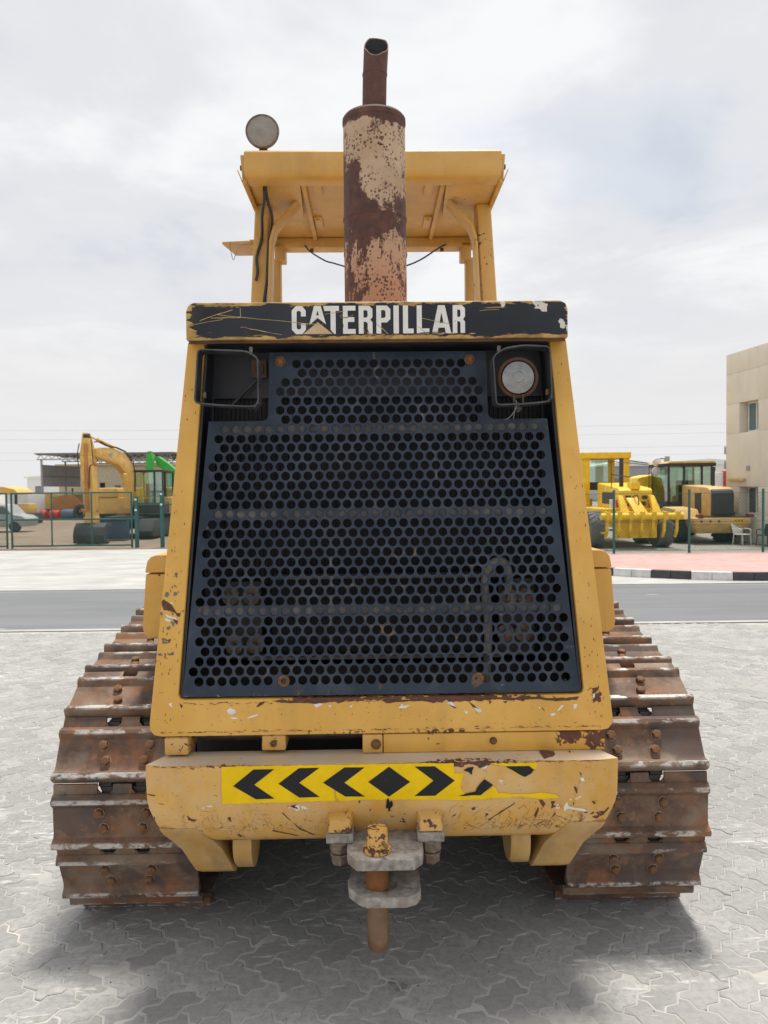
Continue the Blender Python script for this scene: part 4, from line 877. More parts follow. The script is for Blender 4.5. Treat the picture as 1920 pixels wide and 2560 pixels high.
# --- muffler and exhaust pipe
b = MB(); b.lathe([(.124, 1.95), (.124, 2.575), (.127, 2.58), (.127, 2.59), (.124, 2.595), (.1225, 2.955), (.1255, 2.958), (.1255, 2.975), (.118, 2.985), (.085, 2.998), (.046, 3.006), (.04, 3.01)], (0, 3.1, 0), 'z', 48)
mf = dp(b, 'muffler', M['muffler'], None, 0, 2, 30)
b = MB(); n = 32; vs = []; fs = []
rows = [(.0475, 3.0, 0), (.0475, 3.15, .004), (.0495, 3.152, .004), (.0495, 3.158, .0045), (.0478, 3.16, .005), (.0485, None, .011)]
for r, z, dx in rows:
    for k in range(n):
        a = 2 * math.pi * k / n; yy = r * math.sin(a); zz_ = z if z else 3.272 + yy * 1.25 - .006 * abs(math.cos(a * 2 + .4))
        vs.append((.001 + dx + r * math.cos(a), 3.1 + yy, zz_))
m_ = len(rows)
for k in range(n):
    a = 2 * math.pi * k / n; r = .0445; yy = r * math.sin(a); vs.append((.012 + r * math.cos(a), 3.1 + yy, 3.272 + yy * 1.25 - .006 * abs(math.cos(a * 2 + .4))))
for k in range(n): vs.append((.001 + .0445 * math.cos(2 * math.pi * k / n), 3.1 + .0445 * math.sin(2 * math.pi * k / n), 3.0))
for i in range(m_ + 1):
    fs += [(i * n + k, i * n + (k + 1) % n, (i + 1) * n + (k + 1) % n, (i + 1) * n + k) for k in range(n)]
b.add(vs, fs); dp(b, 'exhaust_pipe', M['pipe'], mf, 0, 2, 40)
b = MB(); vs = []
for (r, zz0) in ((.0438, None), (.0438, 3.0), (.001, 3.0)):
    for k in range(n):
        a = 2 * math.pi * k / n; yy = r * math.sin(a); vs.append(((.012 if zz0 is None else .001) + r * math.cos(a), 3.1 + yy, zz0 or 3.266 + yy * 1.25))
b.add(vs, [(i * n + k, i * n + (k + 1) % n, (i + 1) * n + (k + 1) % n, (i + 1) * n + k) for i in (0, 1) for k in range(n)]); dp(b, 'sooty_bore', M['dark'], mf)

# --- roll-over canopy
b = MB(); rf_ = [(3.985, 3.145), (4.0, 3.118), (4.03, 3.108), (4.10, 3.108), (4.10, 3.15), (5.16, 3.15), (5.16, 3.26), (4.02, 3.262), (3.992, 3.245)]
b.prism(rf_, -.662, .662, 'x'); roof = dp(b, 'canopy_roof', M['rops'], None, .012, 3)
for s in (-1, 1):
    b = MB(); b.hexa([(s * .652, 4.02, 3.098), (s * .672, 4.02, 3.092), (s * .672, 5.17, 3.092), (s * .652, 5.17, 3.098), (s * .664, 4.02, 3.24), (s * .684, 4.02, 3.24), (s * .684, 5.17, 3.24), (s * .664, 5.17, 3.24)]); dp(b, 'side_rail', M['rops'], roof, .006)
    b = MB(); b.hexa([(s * .672, 3.99, 3.10), (s * .676, 3.99, 3.10), (s * .676, 4.6, 3.10), (s * .672, 4.6, 3.10), (s * .690, 3.99, 3.150), (s * .695, 3.99, 3.150), (s * .695, 4.6, 3.150), (s * .690, 4.6, 3.150)]); dp(b, 'drip_flange', M['rops'], roof)
    b = MB(); b.box(s * .655 - .012 + s * .02, s * .655 + .012 + s * .02, 4.03, 4.05, 3.17, 3.19); dp(b, 'bolt', M['rust'], roof)
    b = MB(); b.box(min(s * .36, s * .385), max(s * .36, s * .385), 4.10, 5.10, 3.128, 3.15); dp(b, 'roof_rib', M['rops'], roof, .004)
    b = MB(); b.prism([(min(s * .385, s * .652), 4.10), (max(s * .385, s * .652), 4.10), (max(s * .41, s * .652), 4.62), (min(s * .41, s * .652), 4.62)], 3.118, 3.15, 'z'); dp(b, 'gusset_plate', M['rops'], roof, .004)
    for y0 in (4.12, 4.66):
        xx = s * .33 if y0 > 4.5 else s * .30
        b = MB(); b.box(xx - .022, xx + .022, y0, y0 + .20, 3.138, 3.152); b.cyl((xx, y0 + .03, 3.138), (xx, y0 + .03, 3.130), .012, .012, 8); dp(b, 'roof_strap', M['rops'], roof, .002)
    # posts
    b = MB(); b.hexa([(s * .722 - .046, 4.38, 1.4), (s * .722 + .046, 4.38, 1.4), (s * .722 + .046, 4.50, 1.4), (s * .722 - .046, 4.50, 1.4), (s * .622 - .042, 4.38, 3.12), (s * .622 + .042, 4.38, 3.12), (s * .622 + .042, 4.50, 3.12), (s * .622 - .042, 4.50, 3.12)]); dp(b, 'front_post', M['rops'], None, .016, 3)
    b = MB(); pr = [(.600, 2.0), (.616, 2.0), (.580, 2.90), (.556, 2.985), (.425, 3.128), (.405, 3.128), (.540, 2.975), (.564, 2.90)]
    b.prism([(s * x, z) for x, z in (pr if s > 0 else pr[::-1])], 4.32, 4.44); dp(b, 'brace', M['rops'], None, .003)
    b = MB(); b.box(s * .632 - .029, s * .632 + .029, 5.06, 5.14, 1.7, 3.02); b.box(s * .605 - .035, s * .605 + .035, 5.05, 5.15, 3.0, 3.12); dp(b, 'rear_post', M['rops'], None, .008)
b = MB(); b.box(-.655, .655, 5.05, 5.17, 3.085, 3.149); rb = dp(b, 'rear_beam', M['rops'], None, .01)
for x in (-.40, .45):
    b = MB(); b.cyl((x, 5.08, 3.085), (x, 5.08, 3.065), .012, .012, 6); dp(b, 'bolt', M['rust'], rb)
for x in (-.135, .165):
    b = MB(); b.lathe([(.02, .05), (.05, .03), (.055, 0), (.045, -.02), (.02, -.025)], (x, 5.0, 3.02), 'y', 20); b.cyl((x, 5.0, 3.06), (x, 5.0, 3.10), .01, .01, 8); dp(b, 'rear_lamp', M['rubber'], rb)
# cables
def cable(pts, r, name='cable'):
    b = MB(); b.tube(smooth_path(pts, 6), r, 8); return dp(b, name, M['cable'])
cable([(-.575, 4.12, 3.115), (-.577, 4.13, 3.06), (-.600, 4.20, 2.99), (-.625, 4.36, 2.93), (-.655, 4.36, 2.82), (-.652, 4.36, 2.74), (-.662, 4.36, 2.69)], .0085)
cable([(-.570, 4.12, 3.115), (-.562, 4.16, 3.05), (-.553, 4.25, 3.005), (-.572, 4.37, 2.97), (-.585, 4.37, 2.9), (-.590, 4.37, 2.83), (-.60, 4.37, 2.70), (-.622, 4.37, 2.55), (-.63, 4.37, 2.4)], .0085)
cable([(-.44, 5.02, 3.09), (-.40, 5.0, 3.04), (-.31, 5.0, 2.985), (-.26, 5.0, 2.97), (-.15, 5.0, 2.94), (-.1, 5.0, 2.95)], .005)
cable([(.47, 5.02, 3.09), (.42, 5.0, 3.06), (.30, 5.0, 2.985), (.19, 5.0, 2.945), (.1, 5.0, 2.95)], .005)
# side bracket plate on the left post
b = MB(); b.hexa([(-.855, 4.40, 2.905), (-.69, 4.38, 2.905), (-.69, 4.62, 2.905), (-.815, 4.62, 2.905), (-.855, 4.40, 2.918), (-.69, 4.38, 2.918), (-.69, 4.62, 2.918), (-.815, 4.62, 2.918)]); b.box(-.70, -.66, 4.40, 4.60, 2.88, 2.93); br = dp(b, 'mirror_bracket', M['rops'], None, .002)
b = MB(); b.tube(smooth_path([(-.81, 4.39, 2.915), (-.805, 4.38, 2.87), (-.79, 4.38, 2.81), (-.775, 4.38, 2.845), (-.75, 4.38, 2.89), (-.70, 4.39, 2.90)], 5), .0018, 5); dp(b, 'loose_wire', M['hose'], br)
# round work light on the roof
b = MB(); b.lathe([(.03, .09), (.065, .06), (.085, .02), (.0885, .004), (.0885, -.004), (.083, -.010), (.080, -.004)], (-.578, 4.1, 3.395), 'y', 36, False); wlp = dp(b, 'work_light', M['nut'], None, 0, 2, 40)
b = MB(); b.lathe([(.081, -.004), (.06, -.010), (.03, -.014), (.001, -.015)], (-.578, 4.1, 3.395), 'y', 36, False); dp(b, 'lens', M['lensold'], wlp)
b = MB(); b.box(-.598, -.558, 4.11, 4.15, 3.255, 3.33); dp(b, 'bracket', M['rust'], wlp)
b = MB(); b.tube([(.32, 4.3, 3.258), (.318, 4.3, 3.29)], .003, 5); b.tube([(.345, 4.3, 3.258), (.342, 4.3, 3.285)], .003, 5); dp(b, 'roof_stud', M['rust'], roof)

# --- crawler tracks
def shoe_mesh():
    b = MB(); HW = .230
    pr = [(-.086, .0), (-.086, .012), (-.077, .024), (-.072, .031), (-.060, .032), (-.053, .026), (-.042, .013), (.043, .013), (.058, .018), (.066, .033), (.071, .041), (.084, .041), (.090, .034), (.095, .012), (.095, .0)]
    ends = ((-HW + .012, .985), (-HW, .7), )
    b.prism(pr, -HW, HW, 'x')
    lp = [(-.119, .0), (-.119, .009), (-.0865, .011), (-.0865, .0)]
    for x0, x1 in ((-HW + .003, -.083), (-.031, .031), (.083, HW - .003)): b.prism(lp, x0, x1, 'x')
    for s in (-1, 1):      # rounded notch corners
        for t in (-1, 1):
            x = s * .057 + t * .026; b.prism([(x, -.0866), (x - t * .012, -.0866), (x, -.100)] if t > 0 else [(x, -.0866), (x, -.100), (x - t * .012, -.0866)], .001, .0085, 'z')
    me0 = b
    b.mat(1)
    for x, y in ((-.078, -.022), (.078, -.022), (-.064, .028), (.064, .028)): b.hexbolt((x, y, .0125), (0, 0, 1), .0165, .017)
    b.mat(2)
    for x, y in ((-.078, -.022), (.078, -.022), (-.064, .028), (.064, .028)): b.cyl((x, y, .0125), (x, y, .0137), .0198, .0190, 11)
    return b.mesh('track_shoe', [M['shoe'], M['rustbolt'], M['shoedirt']], .0035, 2, 35)
M['shoedirt'] = plain('dried_mud', (.30, .25, .19), .95, 0, .3, 40, True)
SH = shoe_mesh()
circ = [(2.94, .445, .400), (2.865, .332, .291), (4.75, .82, .36), (5.2, .405, .36)]
pts = []
for (cy_, cz__, r) in circ: pts += [(cy_ + r * math.cos(2 * math.pi * i / 240), cz__ + r * math.sin(2 * math.pi * i / 240)) for i in range(240)]
pts = sorted(set(pts))
def cross(o, a, c_): return (a[0] - o[0]) * (c_[1] - o[1]) - (a[1] - o[1]) * (c_[0] - o[0])
lo = []; up = []
for p in pts:
    while len(lo) > 1 and cross(lo[-2], lo[-1], p) <= 0: lo.pop()
    lo.append(p)
for p in pts[::-1]:
    while len(up) > 1 and cross(up[-2], up[-1], p) <= 0: up.pop()
    up.append(p)
hull = lo[:-1] + up[:-1]            # ccw in (y,z): bottom to the rear, up, top to the front, down the front
hl = [0]
for i in range(len(hull)): a = hull[i]; c_ = hull[(i + 1) % len(hull)]; hl.append(hl[-1] + math.hypot(c_[0] - a[0], c_[1] - a[1]))
HLEN = hl[-1]; NS = round(HLEN / .2075); PITCH = HLEN / NS
def hpos(t):
    t %= HLEN
    for i in range(len(hull)):
        if hl[i + 1] >= t:
            a = hull[i]; c_ = hull[(i + 1) % len(hull)]; k = (t - hl[i]) / max(1e-9, hl[i + 1] - hl[i]); return Vector((a[0] + (c_[0] - a[0]) * k, a[1] + (c_[1] - a[1]) * k))
    return Vector(hull[0])
PH = {-1: .060, 1: .020}
for s in (-1, 1):
    lk = MB(); UC = s * .860
    frames = []
    for i in range(NS):
        t = (i + PH[s]) * PITCH; p = hpos(t); tg = (hpos(t + .06) - hpos(t - .06)).normalized(); nr = Vector((tg.y, -tg.x))
        frames.append((p, tg, nr))
        for x in (-.057, .057):
            xx = UC + x * (1.1 if i % 2 else .92)
            c0 = p - nr * .004; A = c0 - tg * .105; B = c0 + tg * .105; D = B - nr * .075; E_ = A - nr * .075
            w = .021
            lk.hexa([(xx - w, E_.x, E_.y), (xx + w, E_.x, E_.y), (xx + w, D.x, D.y), (xx - w, D.x, D.y), (xx - w, A.x, A.y), (xx + w, A.x, A.y), (xx + w, B.x, B.y), (xx - w, B.x, B.y)])
        q = p - nr * .045 - tg * .1; lk.cyl((UC - .085, q.x, q.y), (UC + .085, q.x, q.y), .022, .022, 10)
    tr = dp(lk, 'track_chain', M['darksteel'])
    for (p, tg, nr) in frames:
        o = link('track_shoe', SH, tr)
        y = Vector((0, tg.x, tg.y)); z = Vector((0, nr.x, nr.y)); x = y.cross(z)
        mt = Matrix((x, y, z)).transposed().to_4x4(); mt.translation = Vector((UC, p.x - YO, p.y)); o.matrix_local = mt
    for (cy_, cz__, r) in circ[:1] + circ[2:]:
        b = MB(); rr_ = r - .085; b.lathe([(.05, -.10), (rr_ * .6, -.09), (rr_ * .62, -.04), (rr_ - .05, -.03), (rr_ - .045, -.05), (rr_, -.05), (rr_, .05), (rr_ - .045, .05), (rr_ - .05, .03), (rr_ * .62, .04), (rr_ * .6, .09), (.05, .10)], (UC, cy_, cz__), 'x', 32); dp(b, 'idler_wheel', M['darksteel'])
    b = MB(); b.box(UC - .10, UC + .10, 3.15, 4.95, .16, .50); b.box(UC - .06, UC + .06, 2.94, 3.2, .38, .50)
    for i in range(6): b.cyl((UC - .11, 3.3 + i * .32, .16), (UC + .11, 3.3 + i * .32, .16), .085, .085, 16)
    dp(b, 'track_frame', M['dark'])
    b = MB(); b.box(min(s * .5, s * .66), max(s * .5, s * .66), 3.6, 4.0, .35, .6); dp(b, 'track_pivot', M['dark'])

# ================================================================== BEHIND: FENCES, BUILDINGS, MACHINES
for nm, c_, rg in (('gyel', (.78, .50, .018), .45), ('lyel', (.60, .40, .15), .5), ('xyel', (.70, .42, .10), .5), ('ggreen', (.05, .38, .055), .5), ('gatepaint', (.025, .115, .10), .55), ('tyre', (.14, .137, .135), .85), ('tyredk', (.055, .053, .052), .85),
                   ('steelgrey', (.32, .33, .34), .6), ('panelgrey', (.34, .355, .37), .6), ('cream', (.52, .47, .34), .85), ('white', (.72, .72, .70), .5), ('red', (.50, .045, .03), .5), ('blue', (.07, .10, .17), .6), ('dkgrille', (.045, .044, .046), .7),
                   ('orange', (.50, .20, .05), .6), ('frame', (.75, .75, .73), .5), ('roofgrey', (.20, .20, .205), .7), ('dkred', (.20, .035, .035), .5), ('wire', (.45, .46, .47), .6), ('lug', (.06, .06, .062), .7)):
    M[nm] = plain('bg_' + nm, c_, rg, 0, .14, 6)
def wallmat(name, c_):
    m = Mat(name, .9); m.coords('World'); c = m.mix(m.th(m.noise(1.2, 5, .6), .35, .7), tuple(x * .9 for x in c_), c_)
    c = m.mix(m.ma('MULTIPLY', m.th(m.noise(2.5, 5, .6, 0, m.mp((1, 1, .15))), .5, .75), .35), c, tuple(x * .7 for x in c_)); m.col(c); m.bump(m.noise(60, 4), .2, .003); return m.m
M['wall'] = wallmat('stucco_beige', (.78, .725, .60))
M['cabglass'] = tglass('cab_green_glass', (.74, .88, .80), .20)
M['winglass'] = glass('window_dark_glass', (.035, .06, .06)); M['winglass2'] = glass('window_green_glass', (.10, .17, .165))

def bp(mb, name, mat, parent, bevel=0, seg=1): return mb.build(name, M[mat] if isinstance(mat, str) else mat, parent, bevel, seg)
def wheel(parent, c, r, w, lugs=20, mat='tyre', rim='gyel', name='wheel'):
    b = MB(); x, y, z = c
    b.lathe([(r * .55, -w * .42), (r * .82, -w * .5), (r * .95, -w * .44), (r * .965, -w * .2), (r * .965, w * .2), (r * .95, w * .44), (r * .82, w * .5), (r * .55, w * .42)], c, 'x', 28)
    for i in range(lugs):
        for s in (-1, 1):
            a = 2 * math.pi * (i + (.5 if s > 0 else 0)) / lugs; ca, sa = math.cos(a), math.sin(a); a2 = a + .22; cb, sb_ = math.cos(a2), math.sin(a2)
            da = .07
            q = []
            for rr_ in (r * .94, r * 1.0):
                for (aa, xx) in ((a - da, s * w * .03), (a + da, s * w * .03), (a2 + da, s * w * .50), (a2 - da, s * w * .50)): q.append((x + xx, y + rr_ * math.cos(aa), z + rr_ * math.sin(aa)))
            b.hexa(q)
    o = bp(b, name, mat, parent)
    b = MB(); b.lathe([(.05 * r, -w * .3), (r * .3, -w * .36), (r * .34, -w * .2), (r * .54, -w * .3), (r * .56, -w * .42), (r * .56, w * .42), (r * .54, w * .3), (.05 * r, w * .3)], c, 'x', 20); bp(b, 'rim', rim, o)
    return o
def chainlink(parent, p0, p1, z0, z1, step=.075, r=.0022, mat='gatepaint', name='wire_mesh'):
    p0 = Vector(p0); p1 = Vector(p1); L = (p1 - p0).length; d = (p1 - p0) / L; H_ = z1 - z0; b = MB()
    def P(s, z): q = p0 + d * s; return (q.x, q.y, z0 + z)
    k = -H_
    nrm = Vector((-d.y, d.x)) 
    while k < L:
        for sg in (0, 1):
            s0, s1 = max(k, 0), min(k + H_, L)
            if s1 - s0 < .01: continue
            za, zb = s0 - k, s1 - k
            if sg: a = P(s0, H_ - za); c_ = P(s1, H_ - zb)
            else: a = P(s0, za); c_ = P(s1, zb)
            b.tube([a, c_], r, 3)
        k += step
    o = bp(b, name, mat, parent); o['kind'] = 'stuff'; return o

# ---- green yard gate (two leaves) and the fence beside it
GY = 20.5
def gate_leaf(x0, x1, label):
    t = thing('gate_leaf', label, 'gate', ((x0 + x1) / 2, GY, 0), 0, 'leaves of the green yard gate'); cxm = (x0 + x1) / 2
    xs = [x0, x0 + (x1 - x0) * .333, x0 + (x1 - x0) * .667, x1]
    for i, x in enumerate(xs):
        r = .028 if i in (0, 3) else .020; b = MB(); b.cyl((x - cxm, 0, .0 if i in (0, 3) else .06), (x - cxm, 0, 1.49), r, r, 10); bp(b, 'stile', 'gatepaint', t)
    for z in (.07, .77, 1.48):
        b = MB(); b.cyl((x0 - cxm, 0, z), (x1 - cxm, 0, z), .022, .022, 10); bp(b, 'rail', 'gatepaint', t)
    chainlink(t, (x0 - cxm, .03), (x1 - cxm, .03), .07, 1.48, .07, .0028); return t
gate_leaf(-9.93, -6.73, 'green chain-link gate leaf in front of the yellow excavator')
gate_leaf(-13.20, -10.06, 'green chain-link gate leaf cut off by the left edge of the photo')
for x, h, lb in ((-6.60, 1.36, 'stout green gate post with white caps right of the gate leaf'), (-5.92, 1.50, 'green post nearest the yellow bulldozer in the yard fence')):
    t = thing('gate_post', lb, 'post', (x, GY, 0), 0, 'green gate posts'); b = MB(); b.cyl((0, 0, 0), (0, 0, h), .055, .055, 12); bp(b, 'post', 'gatepaint', t); b = MB(); b.cyl((0, -.06, h - .1), (0, -.06, h - .05), .03, .03, 8); b.cyl((0, -.06, h - .38), (0, -.06, h - .33), .03, .03, 8); bp(b, 'hinge', 'white', t)
t = thing('fence_panel', 'narrow green chain-link fence panel between gate post and bulldozer', 'fence', (-5.0, GY, 0))
chainlink(t, (-1.54, 0), (2.4, 0), .02, 1.42, .07, .0028)
b = MB(); b.cyl((-1.54, 0, 1.15), (2.4, 0, 1.15), .018, .018, 8); bp(b, 'rail', 'gatepaint', t)
for x in (.3, 1.5): b = MB(); b.cyl((x, 0, 0), (x, 0, 1.5), .03, .03, 8); bp(b, 'post', 'gatepaint', t)

# ---- yellow crawler excavator behind the gate
t = thing('excavator', 'yellow crawler excavator with folded boom behind the green gate', 'excavator', (-8.3, 25.0, 0)); OX, OY = -8.3, 25.0
def ex(mb, name, mat, parent=None, bevel=.02): return mb.build(name, M[mat], parent or t, bevel, 2, 35, (-OX, -OY, 0))
D_ = Vector((.124, .992)); Nn = Vector((.992, -.124)); S0 = Vector((-8.5, 22.5))
def inplane(poly, w, name, mat, bevel=.02, parent=None, shift=0):
    b = MB(); n = len(poly); v = []
    for k in (-w / 2 + shift, w / 2 + shift):
        for s_, z in poly: q = S0 + D_ * s_ + Nn * k; v.append((q.x, q.y, z))
    tri_ = geometry.tessellate_polygon([[Vector((a, c_, 0)) for a, c_ in poly]])
    b.add(v, [tuple(x) for x in tri_] + [tuple(i + n for i in x) for x in tri_] + [(i, (i + 1) % n, n + (i + 1) % n, n + i) for i in range(n)]); return ex(b, name, mat, parent, bevel)
boom = inplane([(0.05, 2.76), (0.59, 2.82), (1.26, 2.81), (1.89, 2.70), (2.36, 2.4), (2.50, 2.03), (2.45, 1.48), (2.35, .95), (2.12, .95), (2.16, 1.48), (2.12, 1.78), (1.95, 2.05), (1.50, 2.30), (0.83, 2.42), (0.05, 2.52)], .22, 'boom', 'xyel')
b = MB(); q = S0 + D_ * -.12; b.hexa([(-8.69, 22.35, .72), (-8.40, 22.35, .72), (-8.40, 22.70, .72), (-8.69, 22.70, .72), (-8.80, 22.30, 2.55), (-8.46, 22.30, 2.55), (-8.46, 22.75, 2.55), (-8.80, 22.75, 2.55)]); b.hexa([(-8.80, 22.30, 2.55), (-8.46, 22.30, 2.55), (-8.46, 22.75, 2.55), (-8.80, 22.75, 2.55), (-8.74, 22.4, 3.22), (-8.57, 22.4, 3.22), (-8.57, 22.6, 3.22), (-8.74, 22.6, 3.22)]); stick = ex(b, 'stick', 'xyel')
b = MB(); b.box(-8.665, -8.56, 22.28, 22.31, .9, 2.9); ex(b, 'stick_cylinder', 'orange', stick, .005)
b = MB(); b.cyl((-8.70, 22.42, 3.12), (-8.54, 22.42, 3.12), .07, .07, 12); ex(b, 'pivot', 'dkgrille', stick, 0)
b = MB(); b.cyl((-8.53, 22.5, 3.10), (-8.46, 22.9, 3.02), .025, .025, 8); a_ = S0 + D_ * 1.3; b.cyl((-8.47, 22.85, 3.03), (a_.x, a_.y, 2.86), .06, .06, 10); ex(b, 'boom_cylinder', 'xyel', boom, 0)
b = MB(); a_ = S0 + D_ * 1.6; c2 = S0 + D_ * 1.9; b.cyl((a_.x + .22, a_.y, 2.05), (c2.x + .22, c2.y, .95), .055, .055, 10); ex(b, 'lift_cylinder', 'xyel', boom, 0)
lp_ = [(.75, 2.62), (1.0, 2.70), (1.05, 2.62), (.95, 2.50), (.9, 2.60), (.82, 2.55)]; inplane(lp_, .004, 'boom_badge', 'panelgrey', 0, boom, .113)
for k in (.06, .12):
    b = MB(); b.tube([(lambda q: (q.x, q.y, z))(S0 + D_ * s_ + Nn * k) for s_, z in ((.0, 2.95), (.3, 2.98), (.7, 2.88), (1.3, 2.86), (1.9, 2.76), (2.4, 2.46), (2.55, 2.05), (2.5, 1.5))], .016, 6); ex(b, 'hydraulic_hose', 'dkgrille', boom, 0)
b = MB(); b.tube(smooth_path([(-8.47, 22.34, 3.0), (-8.42, 22.3, 2.6), (-8.41, 22.3, 2.3), (-8.5, 22.27, 2.2), (-8.52, 22.28, 1.6)], 4), .016, 6); ex(b, 'hydraulic_hose', 'dkgrille', stick, 0)
b = MB(); b.tube(smooth_path([(-8.80, 22.32, 2.9), (-8.84, 22.28, 2.6), (-8.82, 22.28, 2.2)], 4), .016, 6); ex(b, 'hydraulic_hose', 'dkgrille', stick, 0)
for z in (.95, 2.3): b = MB(); b.cyl((-8.84, 22.52, z), (-8.38, 22.52, z), .05, .05, 12); ex(b, 'pivot', 'orange', stick, 0)
# bucket
b = MB(); bk = [(22.05, .02), (22.02, .25), (22.12, .48), (22.3, .60), (22.75, .58), (22.8, .45), (22.45, .42), (22.3, .30), (22.28, .02)]; b.prism(bk, -8.93, -8.05, 'x'); bu = ex(b, 'bucket', 'dkgrille', None, .01)
for i in range(4): b = MB(); x = -8.88 + i * .27; b.box(x, x + .07, 22.2, 22.36, -.0, .06); ex(b, 'bucket_tooth', 'dkgrille', bu, .005)
b = MB(); b.box(-8.72, -8.36, 22.3, 22.62, .55, .78); ex(b, 'bucket_link', 'xyel', None)
b = MB(); b.box(-9.5, -7.05, 25.6, 27.8, .75, 1.30); b.box(-9.5, -8.85, 25.55, 27.8, 1.30, 1.62); b.box(-8.9, -7.05, 26.4, 27.8, 1.3, 1.62); ex(b, 'upper_body', 'xyel', None, .06)
cab_ = MB()
for x in (-8.17, -7.45, -7.18):
    cab_.box(x - .03, x + .03, 25.0, 25.06, 1.0, 2.14)
    cab_.box(x - .03, x + .03, 26.2, 26.26, 1.0, 2.14)
cab_.box(-8.2, -7.15, 24.98, 26.28, 2.12, 2.19); cab_.box(-8.2, -7.15, 25.0, 26.26, .78, 1.12); cab_ = ex(cab_, 'cab', 'dkgrille', None, .02)
b = MB(); b.box(-8.14, -7.48, 25.02, 25.03, 1.12, 2.12); ex(b, 'windscreen', 'cabglass', cab_, 0)
b = MB(); b.box(-7.42, -7.21, 25.02, 25.03, 1.12, 2.12); ex(b, 'side_window', 'cabglass', cab_, 0)
b = MB(); b.box(-8.14, -7.2, 26.22, 26.23, 1.12, 2.12); ex(b, 'rear_window', 'cabglass', cab_, 0)
b = MB(); b.box(-7.95, -7.55, 25.7, 25.8, 1.1, 1.75); b.box(-7.95, -7.55, 25.45, 25.8, 1.1, 1.25); ex(b, 'driver_seat', 'dkgrille', cab_, .03)
for x0, x1 in ((-9.4, -8.9), (-7.72, -7.22)):
    b = MB(); b.prism([(23.9, .25), (24.1, .05), (26.9, .05), (27.1, .3), (26.9, .62), (24.2, .62)], x0, x1, 'x'); ex(b, 'crawler', 'tyredk', None, .03)
b = MB(); b.box(-8.9, -7.72, 24.5, 26.5, .3, .7); ex(b, 'carbody', 'dkgrille', None, .03)
b = MB(); b.hexa([(-8.72, 23.6, .05), (-7.86, 23.6, .05), (-7.86, 23.75, .05), (-8.72, 23.75, .05), (-8.80, 23.55, .62), (-7.86, 23.55, .62), (-7.86, 23.70, .62), (-8.80, 23.70, .62)]); b.box(-8.85, -7.85, 23.5, 24.3, .62, .66); ex(b, 'dozer_blade', 'blue', None, .01)

# ---- bright green excavator further back
t = thing('excavator', 'bright green excavator behind the yellow excavator cab', 'excavator', (-9.2, 33.0, 0)); OX, OY = -9.2, 33.0
b = MB(); b.hexa([(-9.86, 31.9, 1.3), (-9.55, 31.9, 1.3), (-9.55, 32.2, 1.3), (-9.86, 32.2, 1.3), (-9.84, 31.9, 3.02), (-9.56, 31.9, 3.02), (-9.56, 32.2, 3.02), (-9.84, 32.2, 3.02)]); b.box(-9.78, -9.62, 31.95, 32.15, 3.02, 3.15); ex(b, 'stick', 'ggreen')
b = MB(); b.prism([(-9.6, 2.85), (-9.45, 2.95), (-9.0, 2.62), (-8.75, 2.4), (-8.7, 1.5), (-8.95, 1.5), (-9.0, 2.2), (-9.5, 2.55)], 32.3, 32.7); ex(b, 'boom', 'ggreen')
b = MB(); b.box(-10.2, -8.3, 33.0, 35.0, .7, 1.5); ex(b, 'upper_body', 'ggreen', None, .08)
for x0 in (-10.1, -8.9):
    b = MB(); b.prism([(32.5, .25), (32.7, .0), (35.2, .0), (35.4, .3), (35.2, .6), (32.7, .6)], x0, x0 + .5, 'x'); ex(b, 'crawler', 'tyredk', None, .03)

# ---- open shed with grey sheet wall, and cream store building
t = thing('open_shed', 'open steel shed with truss roof and grey sheet wall in the left yard', 'shed', (-15.5, 44, 0)); OX, OY = -15.5, 44
b = MB(); b.hexa([(-19.3, 42.6, 3.58), (-11.6, 42.6, 3.58), (-10.6, 52, 3.6), (-19.3, 52, 3.6), (-19.3, 42.6, 3.64), (-11.6, 42.6, 3.64), (-10.6, 52, 3.66), (-19.3, 52, 3.66)]); roof_ = ex(b, 'roof', 'roofgrey', None, 0)
for y0 in (42.7, 46, 50):
    b = MB(); b.cyl((-19.2, y0, 3.30), (-11.7, y0, 3.30), .03, .03, 6); b.cyl((-19.2, y0, 3.55), (-11.7, y0, 3.55), .03, .03, 6); n = 18
    for i in range(n): x = -19.2 + i * 7.5 / n; b.cyl((x, y0, 3.30), (x + 7.5 / n / 2, y0, 3.55), .02, .02, 5); b.cyl((x + 7.5 / n / 2, y0, 3.55), (x + 7.5 / n, y0, 3.30), .02, .02, 5)
    ex(b, 'truss', 'steelgrey', None, 0)
for x, y0 in ((-19.0, 42.8), (-19.0, 46), (-18.3, 48), (-18.9, 50), (-12.0, 42.8), (-12.2, 50), (-16.7, 42.8)):
    b = MB(); b.cyl((x, y0, 0), (x, y0, 3.3), .06, .06, 8); ex(b, 'column', 'steelgrey', None, 0)
for i in range(4):
    y0 = 43.0 + i * 1.25; xa, xb = -19.08 + i * .045, -19.08 + (i + 1) * .045; b = MB(); b.hexa([(xa, y0, 1.8), (xb, y0 + 1.22, 1.8), (xb - .05, y0 + 1.22, 1.8), (xa - .05, y0, 1.8), (xa, y0, 3.02), (xb, y0 + 1.22, 3.02), (xb - .05, y0 + 1.22, 3.02), (xa - .05, y0, 3.02)]); ex(b, 'wall_sheet', 'panelgrey', None, 0)
b = MB(); b.box(-18.93, -18.88, 43.0, 48, 2.36, 2.40); ex(b, 'sheet_girt', 'roofgrey', None, 0)

